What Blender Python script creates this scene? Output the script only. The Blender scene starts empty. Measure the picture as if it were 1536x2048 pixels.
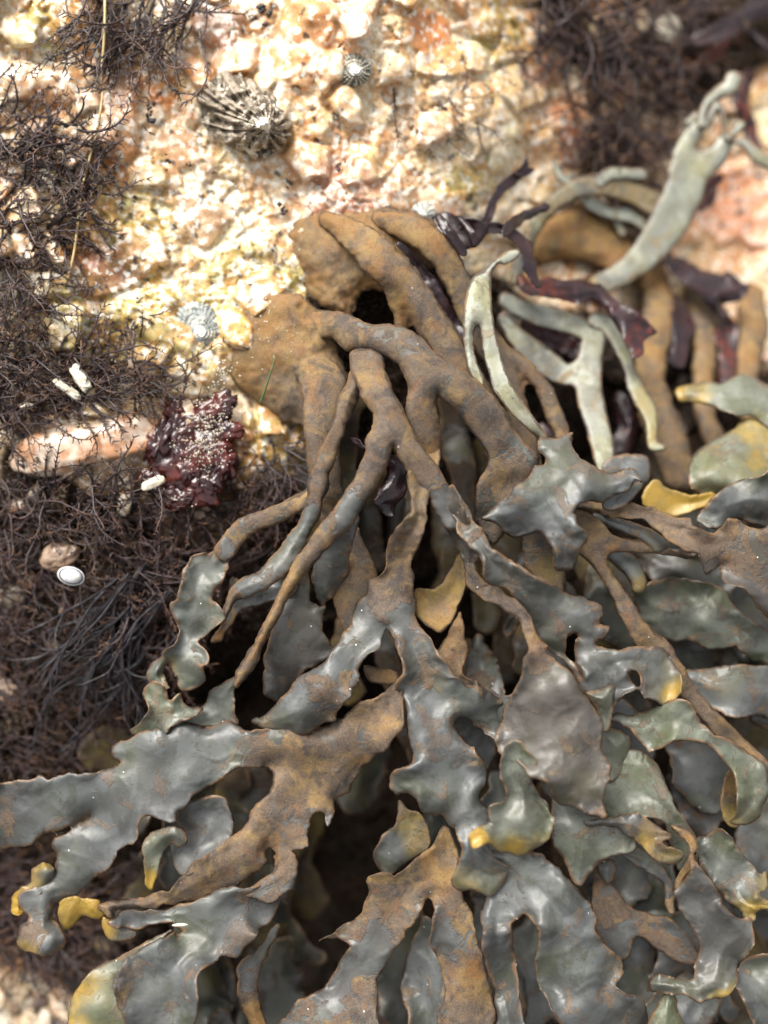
import bpy, math, random
import numpy as np
from mathutils import Matrix, Vector

random.seed(7)
RNG = np.random.RandomState(11)
SC = bpy.context.scene
COL = SC.collection

# ------------------------------------------------------------------ camera
S = 0.000155                 # metres per unit of length used below (0.155 mm)
DIST = 1550.0                # camera to the plane h = 0, same unit
PITCH = math.radians(52)     # how far the camera looks down at the rock
CX, CY = 768.0, 1024.0
AX = Vector((1, 0, 0))
AY = Vector((0, math.sin(PITCH), math.cos(PITCH)))    # up along the rock
AZ = Vector((0, -math.cos(PITCH), math.sin(PITCH)))   # out of the rock
ROT = Matrix((AX, AY, AZ)).transposed()
ROTN = np.array(ROT)

cam_d = bpy.data.cameras.new("camera")
cam = bpy.data.objects.new("camera", cam_d)
COL.objects.link(cam)
cam.matrix_world = Matrix.Translation(AZ * DIST * S) @ ROT.to_4x4()
cam_d.sensor_fit = 'VERTICAL'
cam_d.sensor_height = 36.0
cam_d.lens = 18.0 * DIST / 1024.0
cam_d.clip_start = 0.005
cam_d.clip_end = 50
cam_d.dof.use_dof = True
cam_d.dof.focus_distance = (DIST - 105) * S
cam_d.dof.aperture_fstop = 2.9
SC.camera = cam

# ------------------------------------------------------------------ light
SUN_EL, SUN_AZ = math.radians(66), math.radians(-62)
w = bpy.data.worlds.new("World")
SC.world = w
w.use_nodes = True
wn = w.node_tree
wn.nodes.clear()
sky = wn.nodes.new('ShaderNodeTexSky')
sky.sky_type = 'NISHITA'
sky.sun_disc = False
sky.sun_elevation = SUN_EL
sky.sun_rotation = SUN_AZ + math.radians(0)
sky.air_density = 1.0
sky.dust_density = 4.0
sky.ozone_density = 1.0
hs = wn.nodes.new('ShaderNodeHueSaturation')
hs.inputs['Saturation'].default_value = 0.10
bg = wn.nodes.new('ShaderNodeBackground')
bg.inputs['Strength'].default_value = 0.108
wo = wn.nodes.new('ShaderNodeOutputWorld')
wn.links.new(sky.outputs[0], hs.inputs['Color'])
wn.links.new(hs.outputs[0], bg.inputs[0])
wn.links.new(bg.outputs[0], wo.inputs[0])
sd = bpy.data.lights.new("sun", 'SUN')
sd.energy = 2.6
sd.angle = math.radians(40)
sd.color = (1.0, 0.94, 0.86)
sun = bpy.data.objects.new("sun", sd)
COL.objects.link(sun)
sdir = Vector((math.sin(SUN_AZ) * math.cos(SUN_EL), math.cos(SUN_AZ) * math.cos(SUN_EL), math.sin(SUN_EL)))
sun.rotation_euler = sdir.to_track_quat('Z', 'Y').to_euler()
SC.view_settings.view_transform = 'Standard'
SC.view_settings.look = 'None'
SC.view_settings.gamma = 1
SC.view_settings.exposure = 1.12

# ------------------------------------------------------------------ numpy helpers
def _hash(ix, iy, seed):
    h = (ix.astype(np.int64) * 374761393 + iy.astype(np.int64) * 668265263 + seed * 1442695041) & 0xFFFFFFFF
    h = ((h ^ (h >> 13)) * 1274126177) & 0xFFFFFFFF
    h = ((h ^ (h >> 15)) * 2246822519) & 0xFFFFFFFF
    h = h ^ (h >> 16)
    return (h & 0xFFFFFF) / float(0xFFFFFF)

def vnoise(x, y, seed=0):
    x = np.asarray(x, float); y = np.asarray(y, float)
    ix = np.floor(x); iy = np.floor(y)
    fx = x - ix; fy = y - iy
    ux = fx * fx * fx * (fx * (fx * 6 - 15) + 10); uy = fy * fy * fy * (fy * (fy * 6 - 15) + 10)
    a = _hash(ix, iy, seed); b = _hash(ix + 1, iy, seed)
    c = _hash(ix, iy + 1, seed); d = _hash(ix + 1, iy + 1, seed)
    return (a * (1 - ux) + b * ux) * (1 - uy) + (c * (1 - ux) + d * ux) * uy

def fbm(x, y, scale, seed=0, octv=4):
    """noise about -1..1, feature size = scale units"""
    t = 0; a = 1.0; s = 0
    x = np.asarray(x, float) / scale; y = np.asarray(y, float) / scale
    for o in range(octv):
        c, sn = math.cos(0.6 * o + 0.3), math.sin(0.6 * o + 0.3)
        t = t + a * (vnoise(x * c - y * sn + 17.3 * o, x * sn + y * c - 9.1 * o, seed + o) * 2 - 1)
        s += a; a *= 0.5; x = x * 2.03; y = y * 2.03
    return t / s * 1.5

def voro(x, y, cell, seed=0, jit=0.9):
    """F1, F2 (in cells), id of nearest, and offset to it"""
    gx = np.asarray(x, float) / cell; gy = np.asarray(y, float) / cell
    ix = np.floor(gx); iy = np.floor(gy)
    f1 = np.full(gx.shape, 9.0); f2 = np.full(gx.shape, 9.0)
    cid = np.zeros(gx.shape); ox = np.zeros(gx.shape); oy = np.zeros(gx.shape)
    for dx in (-1, 0, 1):
        for dy in (-1, 0, 1):
            jx = ix + dx; jy = iy + dy
            px = jx + 0.5 + jit * (_hash(jx, jy, seed) - 0.5)
            py = jy + 0.5 + jit * (_hash(jx, jy, seed + 51) - 0.5)
            rx = gx - px; ry = gy - py
            d = np.sqrt(rx * rx + ry * ry)
            n = d < f1
            f2 = np.where(n, f1, np.minimum(f2, d))
            cid = np.where(n, _hash(jx, jy, seed + 97), cid)
            ox = np.where(n, rx, ox); oy = np.where(n, ry, oy)
            f1 = np.where(n, d, f1)
    return f1, f2, cid, ox, oy

def sstep(a, b, x):
    t = np.clip((x - a) / (b - a), 0, 1)
    return t * t * (3 - 2 * t)

def idw(x, y, pts, vals, power=2.6, soft=20.0):
    x = np.asarray(x, float); y = np.asarray(y, float)
    num = 0; den = 0
    for (px, py), v in zip(pts, vals):
        wgt = 1.0 / ((x - px) ** 2 + (y - py) ** 2 + soft * soft) ** (power / 2)
        num = num + wgt * v; den = den + wgt
    return num / den

def tow(x, y, h):
    """photograph-plane coordinates + height above the rock plane -> world metres (n,3)"""
    x = np.asarray(x, float); y = np.asarray(y, float); h = np.asarray(h, float)
    # the rock face falls away to the upper right, and a little to the upper left
    h = h - 230 * sstep(820, 1450, x) * sstep(1000, 420, y)
    k = (DIST - h) / DIST
    L = np.stack([(x - CX) * k, (CY - y) * k, h], -1) * S
    return L @ ROTN.T

def W(x, y, h):
    return Vector(tow(x, y, h).tolist())

# ------------------------------------------------------------------ objects
def setp(o, label=None, cat=None, group=None, kind=None):
    if label: o['label'] = label
    if cat: o['category'] = cat
    if group: o['group'] = group
    if kind: o['kind'] = kind
    return o

def thing(name, label, cat, x, y, h, group=None):
    o = bpy.data.objects.new(name, None)
    o.empty_display_size = 0.005
    COL.objects.link(o)
    o.location = W(x, y, h)
    return setp(o, label, cat, group)

def mkobj(name, co, faces, mat, parent=None, attrs=None, smooth=True, origin=None):
    """co: world (n,3). faces: list of int arrays (m,k)"""
    if parent is not None: org = np.array(parent.location)
    elif origin is not None: org = np.array(origin)
    else: org = co.mean(0)
    me = bpy.data.meshes.new(name)
    co = np.asarray(co, float) - org
    nv = len(co)
    faces = [np.asarray(f) for f in faces if len(f)]
    nl = sum(f.size for f in faces); nf = sum(len(f) for f in faces)
    me.vertices.add(nv); me.loops.add(nl); me.polygons.add(nf)
    me.vertices.foreach_set('co', co.ravel())
    me.loops.foreach_set('vertex_index', np.concatenate([f.ravel() for f in faces]).astype(np.int32))
    st = []; off = 0
    for f in faces:
        k = f.shape[1]
        st.append(off + np.arange(len(f)) * k); off += f.size
    me.polygons.foreach_set('loop_start', np.concatenate(st).astype(np.int32))
    me.update(calc_edges=True)
    me.validate()
    if smooth: me.polygons.foreach_set('use_smooth', np.ones(len(me.polygons), bool))
    if attrs:
        for k, v in attrs.items():
            a = me.attributes.new(k, 'FLOAT_COLOR', 'POINT')
            v = np.asarray(v, float)
            if v.shape[1] == 3: v = np.concatenate([v, np.ones((len(v), 1))], 1)
            a.data.foreach_set('color', v.ravel())
    me.materials.append(mat)
    o = bpy.data.objects.new(name, me)
    COL.objects.link(o)
    if parent is not None: o.parent = parent
    else: o.location = Vector(org.tolist())
    return o

# ------------------------------------------------------------------ materials
class NT:
    def __init__(s, name):
        s.m = bpy.data.materials.new(name); s.m.use_nodes = True
        s.t = s.m.node_tree; s.n = s.t.nodes; s.l = s.t.links
        s.b = s.n['Principled BSDF']
        tc = s.n.new('ShaderNodeTexCoord')
        vm = s.n.new('ShaderNodeVectorMath'); vm.operation = 'SCALE'
        vm.inputs['Scale'].default_value = 1 / S
        s.l.new(tc.outputs['Object'], vm.inputs[0]); s.v = vm.outputs[0]
    def put(s, sock, v):
        if hasattr(v, 'is_output') or hasattr(v, 'links'): s.l.new(v, sock)
        else:
            if isinstance(v, tuple) and len(v) == 3 and len(sock.default_value) == 4: v = v + (1,)
            sock.default_value = v
    def noise(s, size, detail=3, rough=0.5, dist=0, off=0):
        n = s.n.new('ShaderNodeTexNoise')
        n.inputs['Scale'].default_value = 1.0 / size
        n.inputs['Detail'].default_value = detail; n.inputs['Roughness'].default_value = rough
        n.inputs['Distortion'].default_value = dist
        v = s.v
        if off:
            a = s.n.new('ShaderNodeVectorMath'); a.operation = 'ADD'; a.inputs[1].default_value = (off, off * 2.3, -off)
            s.l.new(v, a.inputs[0]); v = a.outputs[0]
        s.l.new(v, n.inputs['Vector']); return n.outputs['Fac']
    def vor(s, size, feature='F1', out='Distance'):
        n = s.n.new('ShaderNodeTexVoronoi'); n.feature = feature
        n.inputs['Scale'].default_value = 1.0 / size
        s.l.new(s.v, n.inputs['Vector']); return n.outputs[out]
    def math(s, op, a, b=0.0, c=0.0, clamp=False):
        n = s.n.new('ShaderNodeMath'); n.operation = op; n.use_clamp = clamp
        s.put(n.inputs[0], a); s.put(n.inputs[1], b); s.put(n.inputs[2], c); return n.outputs[0]
    def step(s, v, a, b):
        n = s.n.new('ShaderNodeMapRange'); n.interpolation_type = 'SMOOTHSTEP'
        s.put(n.inputs[0], v); n.inputs[1].default_value = a; n.inputs[2].default_value = b
        n.inputs[3].default_value = 0; n.inputs[4].default_value = 1; return n.outputs[0]
    def rng(s, v, a, b, c, d):
        n = s.n.new('ShaderNodeMapRange')
        s.put(n.inputs[0], v)
        for i, q in enumerate((a, b, c, d)): n.inputs[i + 1].default_value = q
        return n.outputs[0]
    def mix(s, f, a, b, blend='MIX'):
        n = s.n.new('ShaderNodeMix'); n.data_type = 'RGBA'; n.blend_type = blend
        s.put(n.inputs[0], f); s.put(n.inputs[6], a); s.put(n.inputs[7], b); return n.outputs[2]
    def attr(s, name):
        n = s.n.new('ShaderNodeAttribute'); n.attribute_name = name
        sp = s.n.new('ShaderNodeSeparateColor'); s.l.new(n.outputs['Color'], sp.inputs[0])
        return n.outputs['Color'], sp.outputs[0], sp.outputs[1], sp.outputs[2], n.outputs['Alpha']
    def bump(s, h, strength=0.5, dist=2.0, prev=None):
        n = s.n.new('ShaderNodeBump'); n.inputs['Strength'].default_value = strength
        n.inputs['Distance'].default_value = dist * S
        s.l.new(h, n.inputs['Height'])
        if prev is not None: s.l.new(prev, n.inputs['Normal'])
        return n.outputs[0]
    def done(s, col, rough, nrm=None, spec=0.5, coat=0, sss=0):
        s.put(s.b.inputs['Base Color'], col); s.put(s.b.inputs['Roughness'], rough)
        s.put(s.b.inputs['Specular IOR Level'], spec)
        if nrm is not None: s.l.new(nrm, s.b.inputs['Normal'])
        if coat:
            s.put(s.b.inputs['Coat Weight'], coat); s.b.inputs['Coat Roughness'].default_value = 0.12
        return s.m

def wrack_material(name, grey, green, ochre=(0.26, 0.155, 0.045), brown=(0.115, 0.066, 0.036), shine=0.30, taupe=(0.12, 0.088, 0.07), rust=(0.14, 0.06, 0.028), orange=(0.27, 0.135, 0.042), gold_c=(0.33, 0.215, 0.08)):
    q = NT(name)
    c, br, ye, ed, rnd = q.attr('wm')
    n1 = q.noise(75, 6, 0.62, 0.6)
    patch = q.math('ADD', n1, q.math('MULTIPLY', q.math('SUBTRACT', br, 0.47), 0.85))
    pm = q.step(patch, 0.50, 0.535)
    worn = q.step(q.noise(62, 7, 0.66, 0.7, 930), 0.575, 0.595)
    pm = q.math('MAXIMUM', pm, q.math('MULTIPLY', worn, 0.62))
    bare = q.step(q.noise(46, 6, 0.68, 1.1, 1240), 0.575, 0.60)
    pm = q.math('MULTIPLY', pm, q.math('SUBTRACT', 1.0, q.math('MULTIPLY', bare, q.rng(br, 0.55, 0.75, 0.85, 0.1))))
    n2 = q.noise(120, 3, 0.5, 0, 40)
    gcol = q.mix(q.step(n2, 0.42, 0.66), grey, green)
    gcol = q.mix(q.math('MULTIPLY', q.step(q.noise(16, 4, 0.6, 0, 9), 0.5, 0.75), 0.45), gcol, (grey[0] * 1.6, grey[1] * 1.55, grey[2] * 1.5))
    sk = q.step(q.noise(95, 6, 0.66, 0.7, 610), 0.49, 0.525)
    gcol = q.mix(q.math('MULTIPLY', sk, 0.42), gcol, (grey[0] * 1.7, grey[1] * 1.78, grey[2] * 1.84))
    gcol = q.mix(q.math('MULTIPLY', q.step(q.noise(70, 5, 0.6, 0.6, 710), 0.54, 0.64), 0.42), gcol, (grey[0] * .5, grey[1] * .46, grey[2] * .42))
    # every blade has aged to its own tone
    gcol = q.mix(q.math('MULTIPLY', q.step(rnd, 0.36, 0.10), 0.8), gcol, q.mix(1.0, gcol, (0.92, 0.72, 0.60), 'MULTIPLY'))
    gcol = q.mix(q.step(rnd, 0.60, 0.95), gcol, q.mix(1.0, gcol, (1.26, 1.30, 0.98), 'MULTIPLY'))
    gcol = q.mix(q.math('MULTIPLY', q.math('MULTIPLY', q.step(br, 0.12, 0.5), q.step(q.noise(60, 4, .6, 0, 91), .4, .6)), 0.7), gcol, (0.055, 0.048, 0.045))
    # tiny dark pits scattered over the smooth skin
    pits = q.math('MULTIPLY', q.step(q.vor(8.5), 0.20, 0.10), q.step(q.noise(60, 2, 0.5, 0, 77), 0.50, 0.6))
    gcol = q.mix(q.math('MULTIPLY', pits, 0.7), gcol, (0.02, 0.018, 0.018))
    n3 = q.noise(55, 5, 0.65, 0.5, 120)
    bcol = q.mix(q.step(q.math('ADD', n3, q.math('MULTIPLY', q.math('SUBTRACT', br, 0.68), 1.1)), 0.42, 0.76), brown, ochre)
    bcol = q.mix(q.math('MULTIPLY', q.step(q.noise(85, 5, 0.6, 0.4, 410), 0.45, 0.70), 0.75), bcol, taupe)
    bcol = q.mix(q.math('MULTIPLY', q.step(q.noise(44, 5, 0.6, 0.8, 510), 0.52, 0.72), 0.7), bcol, rust)
    bcol = q.mix(q.math('MULTIPLY', q.step(q.noise(50, 7, 0.72, 0.6, 210), 0.49, 0.63), 0.8), bcol, (0.055, 0.048, 0.045))
    bcol = q.mix(q.math('MULTIPLY', q.step(q.math('ADD', br, q.math('MULTIPLY', q.math('SUBTRACT', q.noise(60, 5, .65, .4, 811), .5), 1.1)), 0.72, 0.98), 0.8), bcol, orange)
    grain = q.noise(2.3, 3, 0.7, 0, 5)
    bcol = q.mix(q.math('MULTIPLY', q.step(grain, 0.55, 0.70), 0.42), bcol, (0.38, 0.26, 0.13))
    bcol = q.mix(q.math('MULTIPLY', q.step(grain, 0.47, 0.32), 0.7), bcol, (0.035, 0.024, 0.02))
    col = q.mix(pm, gcol, bcol)
    col = q.mix(q.math('MULTIPLY', q.step(q.noise(20, 6, 0.75, 0.8, 1510), 0.50, 0.66), 0.32), col, q.mix(1.0, col, (0.45, 0.42, 0.40), 'MULTIPLY'))
    # yellow growing tips
    ny = q.math('ADD', ye, q.math('MULTIPLY', q.math('SUBTRACT', q.noise(40, 4, 0.6, 0, 300), 0.5), 0.9))
    ym = q.step(ny, 0.15, 1.05)
    ycol = q.mix(q.step(ny, 0.3, 1.0), (0.17, 0.14, 0.035), q.mix(q.noise(25, 3, 0.6, 0, 33), (0.36, 0.20, 0.010), (0.30, 0.21, 0.04)))
    col = q.mix(ym, col, ycol)
    # worn brown rim
    en = q.math('ADD', ed, q.math('MULTIPLY', q.math('SUBTRACT', q.noise(14, 3, 0.6, 0, 55), 0.5), 0.22))
    en = q.math('ADD', en, q.math('MULTIPLY', q.math('SUBTRACT', q.noise(130, 3, 0.5, 0, 155), 0.49), 0.25))
    em = q.step(en, 0.15, 0.08)
    rim = q.mix(q.step(q.noise(60, 3, 0.6, 0, 66), .4, .62), (0.055, 0.036, 0.025), (0.17, 0.10, 0.05))
    col = q.mix(q.math('MULTIPLY', em, q.math('SUBTRACT', 0.9, q.math('MULTIPLY', ym, 0.7))), col, rim)
    gold = q.math('MULTIPLY', q.math('MULTIPLY', q.step(q.noise(52, 6, 0.68, 0.5, 1820), 0.52, 0.68), pm), 0.5)
    col = q.mix(gold, col, gold_c)
    # rare white specks of sand
    sp = q.step(q.vor(46), 0.035, 0.022)
    col = q.mix(sp, col, (0.8, 0.8, 0.78))
    rough = q.math('ADD', q.rng(pm, 0, 1, shine, 0.6), q.math('MULTIPLY', q.noise(40, 5, 0.7, 0, 12), 0.26))
    b1 = q.bump(q.noise(60, 5, 0.5, 0.4, 2), 0.10, 6.0)
    b2 = q.bump(q.mix(pm, q.math('MULTIPLY', q.noise(12, 5, 0.65, 0, 3), 0.3), q.noise(14, 8, 0.8, 0.6, 4)), 0.85, 3.0, b1)
    b3 = q.bump(patch, 0.25, 3.0, b2)
    b3 = q.bump(pits, 0.4, -1.0, b3)
    return q.done(col, rough, b3, q.rng(pm, 0, 1, 0.8, 0.35))

M = {}
M['wrack'] = wrack_material('wet_wrack', (0.074, 0.077, 0.075), (0.069, 0.075, 0.052), ochre=(0.29, 0.185, 0.072), brown=(0.125, 0.090, 0.064), shine=0.36, taupe=(0.16, 0.125, 0.10), rust=(0.19, 0.085, 0.035))
M['pale'] = wrack_material('pale_wrack', (0.25, 0.255, 0.21), (0.28, 0.27, 0.15), ochre=(0.40, 0.29, 0.13), brown=(0.28, 0.22, 0.13), shine=0.4, taupe=(.26,.25,.2), rust=(.3,.22,.12))
M['deep'] = wrack_material('olive_wrack', (0.024, 0.025, 0.020), (0.05, 0.043, 0.011), ochre=(0.09, 0.055, 0.012), brown=(0.03, 0.02, 0.013), shine=0.35, taupe=(.05,.04,.03), rust=(.06,.03,.015), orange=(.10,.05,.015), gold_c=(.12,.085,.02))  # olive wrack with the shade of the gaps darkened into its colours

def m_dulse():
    q = NT('red_seaweed')
    c, br, ye, ed, rnd = q.attr('wm')
    n = q.noise(50, 4, 0.6)
    col = q.mix(q.step(n, 0.4, 0.7), (0.013, 0.006, 0.009), (0.034, 0.011, 0.013))
    col = q.mix(q.math('MULTIPLY', ye, q.step(q.noise(20, 2, .5, 0, 7), 0.4, 0.6)), col, (0.14, 0.025, 0.010))
    return q.done(col, q.rng(q.noise(30, 3), 0.3, 0.7, 0.22, 0.5), q.bump(q.noise(22, 4), 0.5, 6), 0.5, coat=0.1)
M['dulse'] = m_dulse()

def m_turf():
    q = NT('wiry_red_algae')
    c, br, ye, ed, rnd = q.attr('wm')
    col = q.mix(ed, (0.015, 0.009, 0.010), (0.055, 0.033, 0.034))
    col = q.mix(q.math('MULTIPLY', br, 0.7), col, (0.26, 0.12, 0.045))
    return q.done(col, 0.38, q.bump(q.noise(3, 2), 0.5, 1), 0.5)
M['turf'] = m_turf()

def m_rock():
    q = NT('granite')
    c, r, g, b, crust_shade = q.attr('rc')  # alpha: dark algae crust deepened with painted shade, dull and without gloss
    grain = q.noise(5, 4, 0.7)
    col = q.mix(q.math('MULTIPLY', q.step(grain, 0.52, 0.7), 0.5), c, q.mix(0.5, c, (0.85, 0.8, 0.7)))
    col = q.mix(q.math('MULTIPLY', q.step(grain, 0.44, 0.3), 0.55), col, q.mix(0.45, c, (0.14, 0.07, 0.02), 'MULTIPLY'))
    st = q.step(q.noise(30, 6, 0.72, 0.8, 70), 0.53, 0.63)
    col = q.mix(q.math('MULTIPLY', st, 0.42), col, q.mix(0.85, col, (0.95, 0.50, 0.22), 'MULTIPLY'))
    vn = q.n.new('ShaderNodeTexVoronoi'); vn.inputs['Scale'].default_value = 1 / 11.0
    dv = q.n.new('ShaderNodeVectorMath'); dv.operation = 'ADD'
    nz = q.n.new('ShaderNodeTexNoise'); nz.inputs['Scale'].default_value = 1 / 14.0; nz.inputs['Detail'].default_value = 3
    sc = q.n.new('ShaderNodeVectorMath'); sc.operation = 'SCALE'; sc.inputs['Scale'].default_value = 14
    q.l.new(q.v, nz.inputs['Vector']); q.l.new(nz.outputs['Color'], sc.inputs[0]); q.l.new(q.v, dv.inputs[0]); q.l.new(sc.outputs[0], dv.inputs[1])
    q.l.new(dv.outputs[0], vn.inputs['Vector'])
    vs = q.n.new('ShaderNodeSeparateColor'); q.l.new(vn.outputs['Color'], vs.inputs[0])
    col = q.mix(q.math('MULTIPLY', q.step(vs.outputs[0], 0.62, 0.68), 0.38), col, q.mix(1.0, col, (0.85, 0.60, 0.38), 'MULTIPLY'))
    col = q.mix(q.math('MULTIPLY', q.step(vs.outputs[1], 0.70, 0.75), 0.34), col, q.mix(1.0, col, (0.62, 0.58, 0.56), 'MULTIPLY'))
    col = q.mix(q.math('MULTIPLY', q.step(vs.outputs[2], 0.72, 0.78), q.math('MULTIPLY', q.math('SUBTRACT', 1.0, crust_shade), 0.6)), col, (0.90, 0.86, 0.76))
    col = q.mix(q.math('MULTIPLY', q.step(vn.outputs['Distance'], 0.62, 0.85), 0.3), col, q.mix(1.0, col, (0.55, 0.38, 0.25), 'MULTIPLY'))
    spk = q.math('MULTIPLY', q.step(q.noise(9, 3, 0.6, 0.4, 150), 0.66, 0.70), 1.0)
    col = q.mix(spk, col, (0.03, 0.028, 0.03))
    b1 = q.bump(q.noise(34, 7, 0.64, 0.4), 0.45, 7.0)
    b2 = q.bump(q.noise(6, 4, 0.6), 0.3, 1.2, b1)
    rough = q.rng(q.noise(18, 3, .6, 0, 20), 0.3, 0.7, 0.12, 0.42)
    return q.done(col, q.mix(crust_shade, rough, (.8, .8, .8)), b2, q.rng(crust_shade, 0, 1, .5, 0), coat=q.rng(crust_shade, 0, 1, .35, 0))
M['rock'] = m_rock()

def m_plain(name, c1, c2, size=12, rough=0.45, bump=0.5, coat=0, d=3, detail=5):
    q = NT(name)
    n = q.noise(size, detail, 0.65, 0.3)
    return q.done(q.mix(q.step(n, 0.4, 0.62), c1, c2), rough, q.bump(q.noise(size * .6, 5, .65, 0, 8), bump, d), 0.5, coat=coat)
# ------------------------------------------------------------------ the rock face
RP = [(-300,-300,-30),(0,0,-25),(250,250,0),(500,220,0),(0,600,0),(250,900,5),(300,1180,-60),(200,1450,-150),(-200,1450,-110),(60,1900,-270),(-300,2100,-300),
      (560,900,-40),(480,1120,-150),(800,1000,-320),(800,1500,-620),(1200,1500,-600),(1200,1000,-440),(1500,800,-330),(1500,80,-260),(1120,140,-150),(900,280,-70),
      (1200,420,-210),(700,430,-5),(540,650,0),(640,520,-10),(1500,430,-300),(900,620,-140),(740,620,-90),(480,1500,-380),(600,1950,-620),(1800,1200,-360),(1800,200,-320),
      (700,0,-10),(1000,-300,-100),(1000,2300,-600),(700,800,-110), (380,650,5), (1050,600,-230)]
def rock_base(x, y):
    return idw(x, y, [(a, b) for a, b, c in RP], [c for a, b, c in RP], 3.2, 60)

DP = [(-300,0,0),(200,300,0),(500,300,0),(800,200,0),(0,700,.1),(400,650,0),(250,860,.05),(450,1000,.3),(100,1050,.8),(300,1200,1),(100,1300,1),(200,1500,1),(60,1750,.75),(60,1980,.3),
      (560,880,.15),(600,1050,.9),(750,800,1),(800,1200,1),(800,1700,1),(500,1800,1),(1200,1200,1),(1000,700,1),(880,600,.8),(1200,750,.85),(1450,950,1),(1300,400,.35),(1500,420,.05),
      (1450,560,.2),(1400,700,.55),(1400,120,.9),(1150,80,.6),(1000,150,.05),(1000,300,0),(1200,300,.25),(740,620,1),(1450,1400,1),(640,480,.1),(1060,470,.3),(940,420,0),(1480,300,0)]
FEAT = [(238,225,46,100,.12,26,(.74,.56,.45)),(205,545,66,50,-.4,20,(.50,.36,.30)),(60,165,95,46,.1,22,(.78,.62,.50)),(330,665,66,36,.35,20,(.80,.68,.58)),(600,80,66,95,.4,24,(.74,.52,.34)),(1005,300,30,60,.2,24,(.88,.86,.80)),
        (1088,135,48,36,.1,26,(.76,.50,.40)),(1145,290,28,44,.1,20,(.55,.32,.24)),(430,50,60,45,.3,20,(.50,.36,.30)),(400,440,60,50,.3,16,(.60,.46,.36)),(360,300,40,44,-.3,14,(.80,.56,.40)),(560,200,26,40,.2,16,(.68,.58,.48)),
        (640,250,26,34,.3,16,(.88,.84,.76)),(730,330,30,44,.1,18,(.88,.80,.60)),(1480,420,90,70,.1,24,(.84,.60,.50)),(1060,80,30,60,0,18,(.80,.62,.50)),(900,120,44,40,0,18,(.78,.60,.36)),(860,60,50,40,0,16,(.80,.52,.34)),(960,200,26,44,0,16,(.74,.60,.46)),(470,880,40,26,-.5,18,(.66,.46,.36)),(150,50,70,50,.2,16,(.84,.66,.40))]
def rock_height(x, y):
    b = rock_base(x, y)
    wx = x + fbm(x, y, 60, 3, 3) * 9; wy = y + fbm(x, y, 60, 9, 3) * 9
    f1, f2, cid, ox, oy = voro(wx * .9 + wy * .3, wy * 0.75 - wx * .2, 31, 5)
    tilt = (_hash(np.floor(cid * 9999), np.zeros_like(cid), 3) - .5) * ox + (_hash(np.floor(cid * 9999), np.ones_like(cid), 4) - .5) * oy
    h = (cid - .5) * 7 + tilt * 20 + sstep(0, .12, f2 - f1) * 2
    g1, g2, gid, gx, gy = voro(wx * 0.93, wy, 78, 21)
    big = (gid > .60) * sstep(0.02, .2, g2 - g1)
    h = h * (1 - .85 * big) + big * (12 + 14 * (1 - g1 ** 2) + (gx + gy) * 9)
    e1, e2, eid, ex, ey = voro(wx, wy, 11, 31)
    h = h + ((eid - .5) * 2.4 + sstep(0, .2, e2 - e1) * .8 + (ex + ey) * 2.5) * (1 - .8 * big)
    for (fx, fy, rx, ry, rot, fh, fc) in FEAT:
        c_, s_ = math.cos(rot), math.sin(rot)
        qx = ((x - fx) * c_ + (y - fy) * s_) / rx; qy = (-(x - fx) * s_ + (y - fy) * c_) / ry
        rr2 = (np.abs(qx) ** 3 + np.abs(qy) ** 3) ** (1 / 3) + .22 * fbm(x, y, max(rx, ry) * .7, int(fx), 3)
        m_ = sstep(1.05, .82, rr2)
        h = h * (1 - m_ * .85) + m_ * (fh * (1 - .45 * np.clip(rr2, 0, 1) ** 2) + .15 * fh * qx)
    h = h + fbm(x, y, 210, 41, 4) * 26 + fbm(x, y, 60, 45, 3) * 8
    return b + h, cid, eid, gid, big, f2 - f1, e2 - e1

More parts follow.
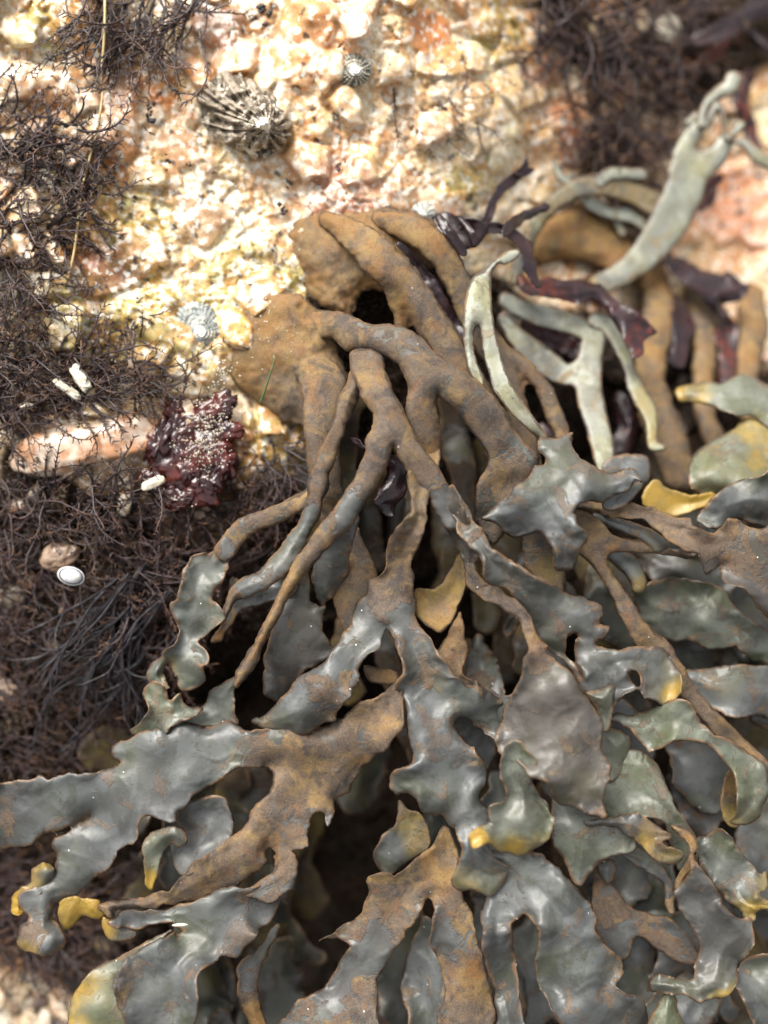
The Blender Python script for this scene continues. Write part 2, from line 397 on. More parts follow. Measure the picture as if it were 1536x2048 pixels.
def rock():
    def axis(a, b, c, d, g):
        lo = a - (np.linspace(1, 0, 26)[:-1] ** 1.6) * (a - c)
        hi = b + (np.linspace(0, 1, 26)[1:] ** 1.6) * (d - b)
        return np.concatenate([lo, np.arange(a, b, g), hi])
    xs = axis(-160, 1700, -1500, 3000, 4.2); ys = axis(-160, 2200, -1600, 3600, 4.2)
    X, Y = np.meshgrid(xs, ys)
    h, cid, eid, gid, big, cr, er = rock_height(X, Y)
    n, m = X.shape
    co = tow(X.ravel(), Y.ravel(), h.ravel())
    i = np.arange(n * m).reshape(n, m)
    f = np.stack([i[:-1, :-1], i[1:, :-1], i[1:, 1:], i[:-1, 1:]], -1).reshape(-1, 4)
    # mineral colours
    pal = np.array([(.80,.70,.54),(.88,.80,.62),(.78,.54,.34),(.70,.42,.24),(.84,.64,.40),(.74,.66,.56),(.90,.87,.80),(.66,.44,.28),(.86,.70,.54),(.80,.66,.50),(.62,.38,.20),(.88,.84,.74)])
    k = (np.floor(cid * 997) % len(pal)).astype(int)
    k2 = (np.floor(eid * 997) % len(pal)).astype(int)
    c = pal[k] * .62 + pal[k2] * .38
    pk = np.array([(.72,.50,.40),(.78,.66,.56),(.66,.44,.33),(.74,.60,.46)])[(np.floor(gid * 9973) % 4).astype(int)]
    c = c * (1 - big[..., None] * .85) + pk * big[..., None] * .85
    for (fx, fy, rx, ry, rot, fh, fc) in FEAT:
        c_, s_ = math.cos(rot), math.sin(rot)
        qx = ((X - fx) * c_ + (Y - fy) * s_) / rx; qy = (-(X - fx) * s_ + (Y - fy) * c_) / ry
        rr2 = (np.abs(qx) ** 3 + np.abs(qy) ** 3) ** (1 / 3) + .22 * fbm(X, Y, max(rx, ry) * .7, int(fx), 3)
        m_ = sstep(1.0, .88, rr2)[..., None] * .88
        c = c * (1 - m_) + (np.array(fc) ** 1.5 * (1 + .22 * fbm(X, Y, 36, 7, 4)[..., None])) * m_
        big = np.maximum(big, m_[..., 0])
    c = c * (1 + .16 * fbm(X, Y, 14, 55, 3)[..., None] * np.array([.5, 1, 1.8]))
    def tint(c, m, t):
        return c * (1 - m[..., None]) + c * np.array(t) * m[..., None]
    c = tint(c, sstep(.05, .8, fbm(X, Y, 130, 61, 5)) * .85, (.95, .66, .36))
    c = tint(c, sstep(.1, .7, fbm(X, Y, 70, 67, 4)) * .6, (1., .92, .62))
    yg = np.zeros_like(X)
    for (a, b, r) in ((250,460,110),(180,640,130),(440,620,110),(330,600,90),(560,900,100),(440,1010,110),(300,640,120),(560,760,90),(100,60,90),(1000,60,60),(600,560,60),(930,360,50),(480,560,80)):
        yg = np.maximum(yg, np.exp(-((X - a) ** 2 + (Y - b) ** 2) / r ** 2))
    c = tint(c, sstep(.25, .8, yg + .35 * fbm(X, Y, 45, 71, 4)), (.92, .90, .60))
    c = tint(c, sstep(.45, .75, yg * .8 + .55 * fbm(X, Y, 22, 75, 4)) * .6, (.52, .56, .24))
    for (a, b, r, t) in ((190,150,80,(1.05,.84,.74)),(130,350,1,(1,1,1)),(420,30,60,(.80,.62,.50)),(640,90,70,(.95,.70,.52)),(200,520,70,(.82,.66,.60)),(240,960,1,(1,1,1)),(700,415,110,(.70,.50,.56)),(390,960,120,(.30,.14,.14)),(330,180,60,(.9,.55,.3)),(1150,230,90,(1,.82,.78)),(1480,420,140,(1.05,.82,.74))):
        c = tint(c, np.clip(1.3 * np.exp(-((X - a) ** 2 + (Y - b) ** 2) / r ** 2) * (.8 + .5 * fbm(X, Y, 30, 5, 3)), 0, 1), t)
    # dirt in the seams, black mineral grains
    dirt = sstep(.16, .0, cr) * .45 * sstep(-.3, .6, fbm(X, Y, 80, 81, 3)) + sstep(.12, 0, er) * .2
    c = tint(c, np.clip(dirt, 0, .7) * (1 - big), (.42, .28, .16))
    blk = ((np.floor(eid * 31337) % 23) == 0) * (fbm(X, Y, 160, 88, 3) > -.2)
    c = tint(c, blk * .92, (.07, .07, .08))
    # dark algae crust, blackened further to paint the shade under the wrack
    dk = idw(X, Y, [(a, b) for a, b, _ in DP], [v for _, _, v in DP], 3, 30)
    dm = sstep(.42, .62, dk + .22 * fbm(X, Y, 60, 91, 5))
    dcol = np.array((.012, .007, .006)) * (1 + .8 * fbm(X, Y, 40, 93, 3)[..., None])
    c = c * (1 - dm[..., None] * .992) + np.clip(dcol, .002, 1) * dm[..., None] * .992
    c = c * np.array((1.03, .99, .82))
    c = np.clip(c * .93, .002, .88).reshape(-1, 3)
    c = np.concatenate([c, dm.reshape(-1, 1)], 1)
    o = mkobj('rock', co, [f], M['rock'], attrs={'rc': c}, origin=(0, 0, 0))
    setp(o, kind='structure')
rock()
# ------------------------------------------------------------------ seaweed builder
def catmull(P, sub=4, closed=True):
    P = np.array(P, float); n = len(P); out = []
    for i in range(n if closed else n - 1):
        if closed: p0, p1, p2, p3 = P[i - 1], P[i], P[(i + 1) % n], P[(i + 2) % n]
        else: p0, p1, p2, p3 = P[max(i - 1, 0)], P[i], P[i + 1], P[min(i + 2, n - 1)]
        for t in np.arange(sub) / sub:
            out.append(.5 * (2 * p1 + (p2 - p0) * t + (2 * p0 - 5 * p1 + 4 * p2 - p3) * t ** 2 + (3 * p1 - p0 - 3 * p2 + p3) * t ** 3))
    if not closed: out.append(P[-1])
    return np.array(out)

def poly_sdf(X, Y, P):
    d2 = np.full(X.shape, 1e12); ins = np.zeros(X.shape, bool)
    A = P; B = np.roll(P, -1, 0)
    for (ax, ay), (bx, by) in zip(A, B):
        ex, ey = bx - ax, by - ay
        L = ex * ex + ey * ey + 1e-9
        t = np.clip(((X - ax) * ex + (Y - ay) * ey) / L, 0, 1)
        dx = X - ax - t * ex; dy = Y - ay - t * ey
        d2 = np.minimum(d2, dx * dx + dy * dy)
        c = ((ay > Y) != (by > Y))
        if c.any():
            xi = ax + (Y - ay) * ex / (ey if ey else 1e-9)
            ins ^= c & (X < xi)
    d = np.sqrt(d2)
    return np.where(ins, -d, d)

def chain_sdf(X, Y, C):
    """C: rows x, y, half width, ... -> signed distance"""
    d = np.full(X.shape, 1e9)
    for a, b in zip(C[:-1], C[1:]):
        ex, ey = b[0] - a[0], b[1] - a[1]
        L = ex * ex + ey * ey + 1e-9
        t = np.clip(((X - a[0]) * ex + (Y - a[1]) * ey) / L, 0, 1)
        dd = np.hypot(X - a[0] - t * ex, Y - a[1] - t * ey) - (a[2] * (1 - t) + b[2] * t)
        d = np.minimum(d, dd)
    return d

def smin(a, b, k):
    h = np.clip(.5 + .5 * (b - a) / k, 0, 1)
    return b * (1 - h) + a * h - k * h * (1 - h)

_pc = [0]
def frond(parent, name, polys=(), chains=(), ctl=(), holes=(), mat='wrack', T=2.8, wT=4.5, dome=0.0, wD=60,
          roll=0.0, wR=22, ruf=0.0, ruflen=60, jag=2.2, bump=6.0, g=None, k=14, brown=None, yellow=None, label=None, dh=0, crease=None, tone=None, ws=None):
    """One flat or inflated piece of seaweed as a closed mesh.
    polys: outlines; chains: rows (x, y, half width, h[, brown[, yellow]]); ctl: rows (x, y, h[, brown[, yellow]])
    T/wT: half thickness and how far from the rim it is reached; dome: extra rise of the middle; roll/ruf: how the rim turns and ruffles"""
    if crease is None: crease = 2.5 if ruf > 11 else 0
    _pc[0] += 1; seed = 100 + _pc[0] * 7
    cp = []
    ch2 = []
    if ws: chains = [[(r[0], r[1], r[2] * (k_[min(i, len(k_) - 1)] if isinstance(k_, tuple) else k_)) + tuple(r[3:]) for i, r in enumerate(C)] for C, k_ in zip(chains, ws)]
    for C in chains:
        C = [tuple(r) + (.5, 0.)[len(r) - 4:] if len(r) < 6 else tuple(r) for r in C]
        Cs = catmull(C, 5, False); ch2.append(Cs)
        for r in Cs[::2]: cp.append((r[0], r[1], r[3], r[4], r[5]))
    for r in ctl:
        r = tuple(r); cp.append(r + (.5, 0.)[len(r) - 3:] if len(r) < 5 else r)
    pls = [catmull(p, 4) for p in polys]
    allp = np.concatenate([p for p in pls] + [c[:, :2] + s * c[:, 2:3] for c in ch2 for s in (-1, 1)] + [c[:, :2] + s * c[:, 2:3] * np.array([1, -1]) for c in ch2 for s in (-1, 1)])
    x0, y0 = allp.min(0) - 12; x1, y1 = allp.max(0) + 12
    if g is None: g = 3.6 if max(x1 - x0, y1 - y0) > 260 else 2.8
    xs = np.arange(x0, x1, g); ys = np.arange(y0, y1, g)
    X, Y = np.meshgrid(xs, ys)
    d = None
    for p in pls:
        e = poly_sdf(X, Y, p); d = e if d is None else smin(d, e, k)
    for c in ch2:
        e = chain_sdf(X, Y, c); d = e if d is None else smin(d, e, k)
    for hpoly in holes:
        d = np.maximum(d, -poly_sdf(X, Y, catmull(hpoly, 4)))
    d = d + jag * (fbm(X, Y, 24, seed, 3) * (1.15 if ruf > 11 else 1.0) + .35 * fbm(X, Y, 7, seed + 3, 2))
    gy, gx = np.gradient(d, g)
    gl = np.maximum(np.hypot(gx, gy), .5)
    keep = d < .8 * g
    snap = keep & (d > -.42 * g)
    Xs = np.where(snap, X - d * gx / gl ** 2, X); Ys = np.where(snap, Y - d * gy / gl ** 2, Y)
    cell = keep[:-1, :-1] & keep[1:, :-1] & keep[1:, 1:] & keep[:-1, 1:]
    # drop crumbs that the ragged rim cut off
    todo = cell.copy(); comps = []
    while todo.any():
        i0, j0 = np.argwhere(todo)[0]; st = [(i0, j0)]; todo[i0, j0] = False; cc = []
        while st:
            i, j = st.pop(); cc.append((i, j))
            for a, b in ((i + 1, j), (i - 1, j), (i, j + 1), (i, j - 1)):
                if 0 <= a < todo.shape[0] and 0 <= b < todo.shape[1] and todo[a, b]: todo[a, b] = False; st.append((a, b))
        comps.append(cc)
    big_ = max(comps, key=len); cell = np.zeros_like(cell); ii = np.array(big_); cell[ii[:, 0], ii[:, 1]] = True
    kv = np.zeros_like(keep); 
    for a in (0, 1):
        for b in (0, 1): kv[a:a + cell.shape[0], b:b + cell.shape[1]] |= cell
    keep = keep & kv; snap = snap & keep
    idx = np.arange(X.size).reshape(X.shape)
    q = np.stack([idx[:-1, :-1], idx[1:, :-1], idx[1:, 1:], idx[:-1, 1:]], -1)[cell]
    tri = []
    for dr in ((0, 0, 1, 0, 0, 1), (0, 0, 1, 0, 1, 1), (0, 0, 1, 1, 0, 1), (1, 0, 1, 1, 0, 1)):
        (a0, a1, b0, b1, c0, c1) = dr
        def sl(v, r, c): return v[r:v.shape[0] - 1 + r, c:v.shape[1] - 1 + c]
        ks = [sl(keep, a0, a1), sl(keep, b0, b1), sl(keep, c0, c1)]
        others = sum(sl(keep, r, c).astype(int) for r in (0, 1) for c in (0, 1))
        m3 = ks[0] & ks[1] & ks[2] & (others == 3)
        tri.append(np.stack([sl(idx, a0, a1), sl(idx, b0, b1), sl(idx, c0, c1)], -1)[m3])
    tri = np.concatenate(tri)
    used = np.unique(np.concatenate([q.ravel(), tri.ravel()]))
    mp = np.full(X.size, -1); mp[used] = np.arange(len(used))
    q = mp[q]; tri = mp[tri]
    x = Xs.ravel()[used]; y = Ys.ravel()[used]; D = np.maximum(-d.ravel()[used], 0)
    D = np.where(snap.ravel()[used], 0, D)
    cpx = [(r[0], r[1]) for r in cp]
    H = idw(x, y, cpx, [r[2] for r in cp], 3.0, 26)
    B = idw(x, y, cpx, [r[3] for r in cp], 3.0, 26) if brown is None else np.full(x.shape, brown)
    Yw = idw(x, y, cpx, [r[4] for r in cp], 3.5, 14) if yellow is None else np.full(x.shape, yellow)
    t = np.clip(D / wT, 0, 1); thick = T * np.sqrt(np.maximum(1 - (1 - t) ** 2, 0))
    if dome: H = H + dome * np.sqrt(np.maximum(1 - (1 - np.clip(D / wD, 0, 1)) ** 2, 0))
    ew = np.exp(-(D / wR) ** 1.4)
    if ruf > 11:
        ew = np.exp(-(D / (wR * 1.5)) ** 1.7); roll = roll * 1.25
    rn = fbm(x, y, 130, seed + 11, 2)
    H = H - roll * ew * (1.0 if name == 'holdfast' else (.05 + 1.7 * rn if ruf > 11 else .55 + 1.9 * rn))
    if name == 'holdfast': H = H - 7 + 4.5 * fbm(x, y, 34, seed + 71, 4)
    if ruf: H = H + ruf * (np.exp(-(D / (wR * .9)) ** 1.3) * fbm(x, y, ruflen * 1.25, seed + 23, 1) * 1.2 + np.exp(-(D / (wR * .45)) ** 1.2) * fbm(x, y, ruflen * .4, seed + 27, 2) * .38)
    if crease: H = H + crease * ((1 - np.abs(fbm(x, y, 95, seed + 61, 2))) ** 4 - .3) * np.clip(D / 14, 0, 1)
    H = H + bump * fbm(x, y, 170, seed + 31, 1) * 1.5 + dh
    # rims lean sideways as they turn, so they do not look cut out
    sx = fbm(x, y, 48, seed + 41, 2) * ew * ruf * .42; sy = fbm(x, y, 48, seed + 43, 2) * ew * ruf * .42
    x2 = x + sx; y2 = y + sy
    # boundary vertices are shared by the two faces
    ed = np.concatenate([q[:, [0, 1]], q[:, [1, 2]], q[:, [2, 3]], q[:, [3, 0]], tri[:, [0, 1]], tri[:, [1, 2]], tri[:, [2, 0]]])
    key = np.sort(ed, 1); kk = key[:, 0] * (len(used) + 1) + key[:, 1]
    u, cnt = np.unique(kk, return_counts=True)
    be = u[cnt == 1]; bv = np.unique(np.concatenate([be // (len(used) + 1), be % (len(used) + 1)]))
    isb = np.zeros(len(used), bool); isb[bv] = True
    thick = np.where(isb, 0, np.maximum(thick, .35))
    n = len(used); back = np.arange(n); inner = ~isb
    back[inner] = n + np.arange(inner.sum())
    xx = np.concatenate([x2, x2[inner]]); yy = np.concatenate([y2, y2[inner]])
    hh = np.concatenate([H + thick, (H - thick)[inner]])
    co = tow(xx, yy, hh)
    A = np.stack([B, Yw, np.clip(D / 40, 0, 1), np.full(n, (.34 + .3 * ((seed * .137) % 1)) if tone is None else tone)], 1)
    A = np.concatenate([A, A[inner]])
    o = mkobj(name, co, [q, back[q][:, ::-1], tri, back[tri][:, ::-1]], M[mat], parent, {'wm': A})
    if label: o['label'] = label
    return o

def tube_mesh(paths, sides=4):
    """paths: list of arrays (n,5): x,y,h,radius,tip. Returns co, quads, attr"""
    V = []; F = []; A = []; off = 0
    ang = np.arange(sides) * 2 * math.pi / sides
    for P, sh in paths:
        p = P[:, :3]; n = len(P)
        t = np.gradient(p, axis=0); t /= np.maximum(np.linalg.norm(t, axis=1, keepdims=True), 1e-6)
        ref = np.array([0.13, 0.21, 1.0]); ref /= np.linalg.norm(ref)
        a = np.cross(t, ref); a /= np.maximum(np.linalg.norm(a, axis=1, keepdims=True), 1e-3)
        b = np.cross(t, a)
        ring = p[:, None, :] + P[:, 3][:, None, None] * (np.cos(ang)[None, :, None] * a[:, None, :] + np.sin(ang)[None, :, None] * b[:, None, :])
        V.append(ring.reshape(-1, 3))
        at = np.zeros((n * sides, 4)); at[:, 0] = np.repeat(P[:, 4], sides); at[:, 2] = sh; at[:, 3] = 1
        A.append(at)
        i = off + np.arange(n - 1)[:, None] * sides; j = np.arange(sides)[None, :]; j2 = (j + 1) % sides
        F.append(np.stack([i + j, i + j2, i + sides + j2, i + sides + j], -1).reshape(-1, 4))
        F.append(np.array([[off + (n - 1) * sides + q_ for q_ in range(4)]])) if sides == 4 else None
        off += n * sides
    V = np.concatenate(V); F = [f for f in F if f is not None]
    return tow(V[:, 0], V[:, 1], V[:, 2]), np.concatenate(F), np.concatenate(A)

def Z(P):
    """outline points read off an enlargement of the middle of the picture"""
    return [(400 + x / 1.92, 360 + y / 1.92) + tuple(r) for x, y, *r in P]
# ------------------------------------------------------------------ the big wrack in the middle
ST = dict(T=17, wT=27, jag=3.4, bump=6, wR=16, roll=4, k=15)      # thick stipes
t = thing('brown_wrack', 'large brown wrack fanning down from the lower of the two joined brown holdfasts', 'seaweed', 560, 720, 10)
frond(t, 'holdfast', [Z([(120,600),(160,510),(215,445),(290,430),(370,440),(440,485),(500,520),(510,570),(520,650),(560,720),(580,780),(560,850),(530,920),(512,980),(538,1040),(548,1150),(560,1240),(530,1340),(490,1380),(460,1290),(430,1180),(410,1080),(402,960),(330,930),(280,890),(200,845),(140,790),(105,710)])],
      ctl=Z([(150,600,4,.8,.1),(250,520,12,.9),(200,700,8,.85),(290,640,24,.9),(330,760,2,.75),(360,900,-34,.6),(280,850,-14,.7),(230,800,-4,.8),(420,510,38,.8),(490,560,46,.75),(540,760,50,.6),(355,660,42,.9,.1),(400,720,44,.85),(455,790,46,.68),(450,880,46,.64),(455,960,46,.62),(475,1060,44,.6),(500,1160,40,.55,.1),(520,1300,30,.5,.1),(395,850,10,.75),(520,850,40,.6)]),
      T=12, wT=34, roll=20, wR=20, jag=4, bump=9)
frond(t, 'stipe', [Z([(335,650),(375,612),(440,625),(500,680),(556,745),(568,800),(556,860),(530,925),(514,985),(538,1040),(548,1150),(556,1230),(520,1330),(475,1300),(438,1180),(414,1080),(400,960),(392,860),(384,795),(352,725)])],
      ctl=Z([(345,665,6,.9,.1),(400,650,26,.88,.1),(410,720,48,.85),(455,790,70,.72),(500,700,44,.75),(545,790,56,.62),(455,880,76,.66),(458,960,76,.62),(475,1060,70,.6),(495,1160,60,.55,.1),(515,1300,40,.5,.1)]), T=16, wT=28, jag=2.4, bump=5, wR=14, roll=4)
# arching main stipe with its heavy right arm and the middle branch
frond(t, 'stipe', [Z([(350,490),(400,485),(480,500),(550,508),(600,532),(660,552),(720,550),(790,568),(850,608),(905,668),(990,715),(1060,770),(1130,835),(1180,905),(1215,970),(1262,1020),(1305,1060),(1300,1110),(1270,1180),(1240,1260),(1190,1340),(1130,1400),(1080,1370),(1060,1280),(1062,1180),(1090,1120),(1105,1060),(1062,990),(1012,930),(975,882),(930,845),(912,822),(908,870),(925,950),(926,1040),(915,1100),(895,1130),(850,1110),(822,1040),(800,960),(786,880),(797,810),(782,745),(745,700),(700,676),(655,655),(600,655),(555,655),(528,625),(505,600),(465,610),(400,600),(355,550)])],
      ctl=Z([(360,520,-8,.9,.1),(380,580,-4,.88,.1),(440,545,24,.85,.1),(520,560,62,.75,.2),(600,600,96,.68),(690,600,124,.6,.1),(790,640,140,.62,.15),(850,700,146,.55),(920,760,144,.55),(1000,810,138,.55,.1),(1080,890,128,.58),(1130,980,118,.58),(1190,1070,104,.6),(1200,1200,84,.55),(1120,1360,52,.5),(840,800,140,.62,.1),(850,870,134,.8,.15),(860,960,126,.62,.1),(875,1050,118,.8,.25)]), T=17, wT=27, jag=2.4, bump=6, wR=16, roll=4)
frond(t, 'stipe', [Z([(572,672),(592,650),(640,642),(690,662),(706,700),(720,750),(742,800),(762,850),(786,890),(806,940),(840,1000),(868,1042),(915,1100),(950,1162),(982,1222),(1010,1285),(1000,1330),(950,1345),(925,1312),(900,1268),(882,1222),(850,1182),(820,1150),(795,1118),(770,1080),(757,1048),(745,1018),(736,1050),(722,1092),(700,1136),(676,1182),(648,1222),(622,1262),(598,1310),(560,1350),(500,1350),(478,1320),(500,1285),(530,1232),(560,1190),(590,1150),(614,1100),(630,1042),(640,990),(658,950),(664,905),(640,868),(614,840),(610,800),(585,745)])],
      chains=[[(672,1045,22,160,.5,.1),(640,1085,20,156,.6,.1),(608,1125,17,150,.62,.1),(575,1175,13,144,.8,.1),(548,1230,10,138,.8,.1),(520,1285,11,128,.8),(492,1335,15,118,.7),(472,1370,7,112,.7)]], k=8,
      ctl=Z([(640,680,126,.65,.1),(660,740,136,.82),(690,820,146,.66,.2),(730,900,154,.7,.1),(770,960,160,.5),(700,1040,162,.62,.2),(660,1140,164,.6,.1),(590,1230,164,.45),(540,1310,160,.4),(830,1060,162,.6,.2),(890,1150,160,.5),(930,1230,156,.35),(960,1300,144,.3)]), T=15, wT=25, jag=2.4, bump=5, wR=16, roll=4)
frond(t, 'stipe', [Z([(600,672),(575,720),(560,780),(538,822),(520,880),(500,940),(480,1000),(455,1042),(440,1092),(422,1160),(410,1222),(382,1290),(342,1350),(310,1400),(270,1450),(230,1500),(180,1520),(120,1560),(90,1620),(70,1700),(90,1710),(125,1640),(190,1600),(250,1580),(320,1530),(370,1470),(402,1400),(432,1340),(464,1272),(480,1222),(500,1160),(510,1110),(530,1070),(550,1012),(556,962),(580,922),(606,862),(628,800),(645,740)])],
      ctl=Z([(610,720,118,.7),(580,800,124,.62),(550,880,126,.66,.1),(510,990,126,.62),(480,1080,124,.6,.1),(450,1180,124,.5),(420,1290,122,.36),(360,1400,122,.3),(290,1480,124,.22),(180,1560,126,.25),(110,1620,120,.5),(78,1700,112,.7)]), T=10, wT=22, jag=2.6, ruf=8, roll=6)
frond(t, 'stipe', chains=[[(632,985,18,104,.7),(590,1010,17,104,.75),(545,1032,18,104,.7),(500,1048,19,100,.6),(470,1072,20,96,.5),(452,1100,22,92,.3)]], T=9, wT=16, jag=2)
# left curly blade at the end of the small branch
frond(t, 'blade', tone=0.75, polys=[[(470,1080),(452,1078),(420,1098),(403,1094),(384,1104),(368,1130),(360,1165),(355,1195),(342,1213),(353,1245),(355,1266),(337,1290),(312,1318),(297,1343),(312,1368),(332,1384),(350,1372),(356,1352),(366,1378),(388,1380),(407,1368),(409,1345),(399,1325),(414,1320),(418,1302),(403,1277),(415,1268),(440,1240),(446,1229),(434,1212),(421,1196),(424,1180),(440,1170),(453,1150),(462,1110)]],
      holes=[[(334,1322),(342,1325),(352,1345),(356,1370),(344,1376),(336,1350)]],
      ctl=[(455,1090,96,.55),(400,1120,104,.2),(385,1180,112,0),(345,1215,100,.1),(400,1235,126,0),(440,1228,104,.3),(390,1270,104,.2),(375,1320,122,0),(320,1345,96,0,.1),(340,1345,100,.2,.8),(390,1365,104,.1),(410,1310,98,.1)],
      roll=10, ruf=20, ruflen=50, bump=12, T=2.4)
frond(t, 'blade', tone=0.9, polys=[[(290,1377),(304,1368),(326,1380),(338,1400),(356,1384),(374,1412),(402,1418),(384,1432),(350,1452),(322,1474),(292,1480),(260,1470),(278,1444),(290,1425),(285,1400)]],
      ctl=[(300,1380,96,0),(330,1420,112,0,.25),(300,1450,100,.1,.1),(265,1470,92,.3,.5),(395,1418,96,.4),(350,1440,110,0,.1)], roll=6, ruf=16, ruflen=40, bump=10, T=2.4)
frond(t, 'blade', tone=0.35, polys=[[(455,1150),(470,1153),(490,1162),(520,1140),(560,1148),(590,1160),(575,1190),(530,1208),(490,1220),(462,1240),(448,1262),(440,1282),(420,1280),(430,1262),(440,1240),(450,1212),(452,1180)]],
      ctl=[(460,1155,86,.4),(500,1180,96,.1),(560,1170,90,.15),(450,1230,74,.4),(430,1275,70,.9)], roll=14, ruf=14)
frond(t, 'blade', tone=0.8, polys=[[(524,1240),(500,1300),(478,1345),(440,1368),(418,1384),(414,1402),(398,1420),(368,1442),(392,1452),(440,1458),(472,1454),(470,1420),(474,1368),(484,1335),(500,1325),(520,1290),(530,1262)]],
      ctl=[(515,1260,112,.3),(470,1380,84,.05),(478,1360,104,.8),(430,1410,80,0),(400,1430,88,.2,.3),(472,1450,98,.9)], roll=-10, ruf=12, bump=8)
# dark sheet and olive sheets hanging behind the forks
frond(t, 'blade', tone=0.2, polys=[[(575,1170),(600,1120),(618,1140),(625,1195),(640,1212),(654,1213),(640,1245),(650,1280),(672,1300),(640,1330),(610,1345),(580,1385),(555,1405),(528,1390),(520,1365),(530,1300),(548,1240)]],
      ctl=[(600,1130,96,.4),(590,1200,80,.15),(600,1290,66,0),(560,1370,50,0),(530,1385,64,0),(650,1215,92,.4),(640,1300,60,.2)], ruf=14, roll=8, bump=14)
frond(t, 'blade', [[(650,1060),(690,1030),(720,1040),(712,1080),(700,1120),(690,1160),(660,1200),(642,1215),(630,1180),(625,1130)]],
      ctl=[(690,1050,120,.5,.1),(690,1110,104,.6,.3),(660,1170,84,.5,.1),(640,1210,74,.4),(640,1120,88,.3)], ruf=10, roll=8, jag=3)
frond(t, 'blade', [[(712,1055),(735,1100),(756,1145),(745,1200),(730,1240),(700,1265),(686,1255),(668,1200),(672,1165),(695,1110)]],
      ctl=[(715,1070,60,.7),(720,1150,70,.65),(700,1240,52,.55,.2),(672,1190,50,.8,.3)], ruf=6, jag=2, bump=4)
# middle fork and the broad centre blade
frond(t, 'blade', tone=0.45, polys=[[(826,890),(823,933),(822,975),(817,1016),(801,1053),(780,1092),(757,1148),(742,1172),(716,1210),(702,1245),(684,1268),(664,1300),(640,1328),(606,1336),(592,1355),(576,1376),(556,1400),(528,1424),(505,1446),(540,1462),(600,1466),(655,1454),(675,1428),(700,1390),(716,1360),(735,1326),(752,1302),(776,1262),(790,1300),(799,1340),(793,1366),(798,1402),(811,1430),(816,1460),(823,1490),(826,1518),(800,1540),(786,1556),(780,1575),(790,1591),(808,1590),(828,1600),(838,1622),(860,1634),(885,1626),(902,1652),(916,1680),(917,1712),(909,1740),(908,1762),(922,1776),(950,1778),(980,1786),(1008,1762),(1013,1743),(992,1722),(976,1692),(964,1660),(976,1625),(964,1598),(974,1560),(958,1512),(938,1490),(922,1466),(917,1444),(930,1442),(948,1462),(975,1478),(1000,1484),(1004,1440),(1006,1408),(985,1388),(966,1372),(958,1360),(950,1374),(925,1362),(900,1340),(882,1310),(864,1290),(852,1262),(836,1230),(829,1180),(833,1120),(843,1074),(861,1011),(869,985),(878,933),(880,890)]],
      ctl=[(855,890,122,.8,.25),(850,930,122,.8,.3),(848,965,116,.75,.35),(838,1020,112,.75,.35),(815,1100,120,.7,.1),(785,1180,132,.68,.12),(790,1240,140,.42),(720,1290,140,.2),(650,1350,134,.25),(655,1365,138,.7,.2),(590,1410,122,.15),(640,1440,112,.5,.1),(530,1445,104,.4),
           (820,1300,134,.62,.1),(860,1350,134,.5,.25),(880,1370,136,.5,.35),(830,1400,128,.15),(920,1400,126,.1),(990,1440,100,.25),(958,1365,140,.7),(870,1470,124,.1),(850,1545,128,.02),(790,1580,108,0),(890,1590,134,.02),(930,1640,142,0),(870,1625,112,.3),(940,1700,146,.05),(950,1770,138,.2,.5),(915,1770,134,.1,.5),(1005,1755,134,0,.25),(925,1540,118,0)],
      T=3.4, wT=10, roll=12, ruf=20, ruflen=70, bump=14, wR=20, g=3.4, jag=2.6)
# the long pale and brown blade that sweeps to the left edge
BIG = [(800,1362),(765,1388),(720,1402),(690,1430),(640,1450),(600,1447),(512,1453),(450,1450),(390,1443),(355,1438),(320,1463),(270,1473),(235,1490),(225,1508),(240,1528),(180,1540),(120,1550),(60,1560),(0,1572),(-70,1590),(-70,1715),(0,1697),(55,1682),(72,1668),(100,1663),(130,1655),(160,1645),(186,1630),(160,1650),(105,1677),(112,1700),(110,1728),(98,1755),(60,1780),(38,1800),(45,1818),(58,1830),(60,1845),(40,1857),(30,1880),(32,1897),(50,1907),(80,1917),(100,1914),(118,1903),(131,1880),(128,1860),(112,1840),(110,1825),(115,1806),(140,1795),(165,1775),(190,1752),(220,1735),(236,1710),(260,1690),(275,1668),(285,1642),(300,1638),(340,1648),(352,1640),(375,1605),(400,1588),(440,1568),(480,1545),(520,1538),(546,1545),(550,1560),(530,1592),(500,1635),(470,1668),(430,1702),(370,1742),(340,1775),(310,1790),(270,1800),(230,1802),(196,1806),(206,1833),(216,1838),(232,1822),(300,1820),(350,1806),(400,1797),(450,1772),(490,1752),(520,1735),(545,1697),(553,1702),(545,1728),(512,1765),(492,1790),(540,1800),(570,1785),(590,1786),(594,1765),(588,1735),(586,1700),(605,1694),(612,1690),(612,1660),(620,1636),(643,1625),(648,1646),(656,1650),(668,1610),(680,1590),(700,1580),(712,1555),(740,1528),(775,1500),(795,1465),(812,1440),(803,1400)]
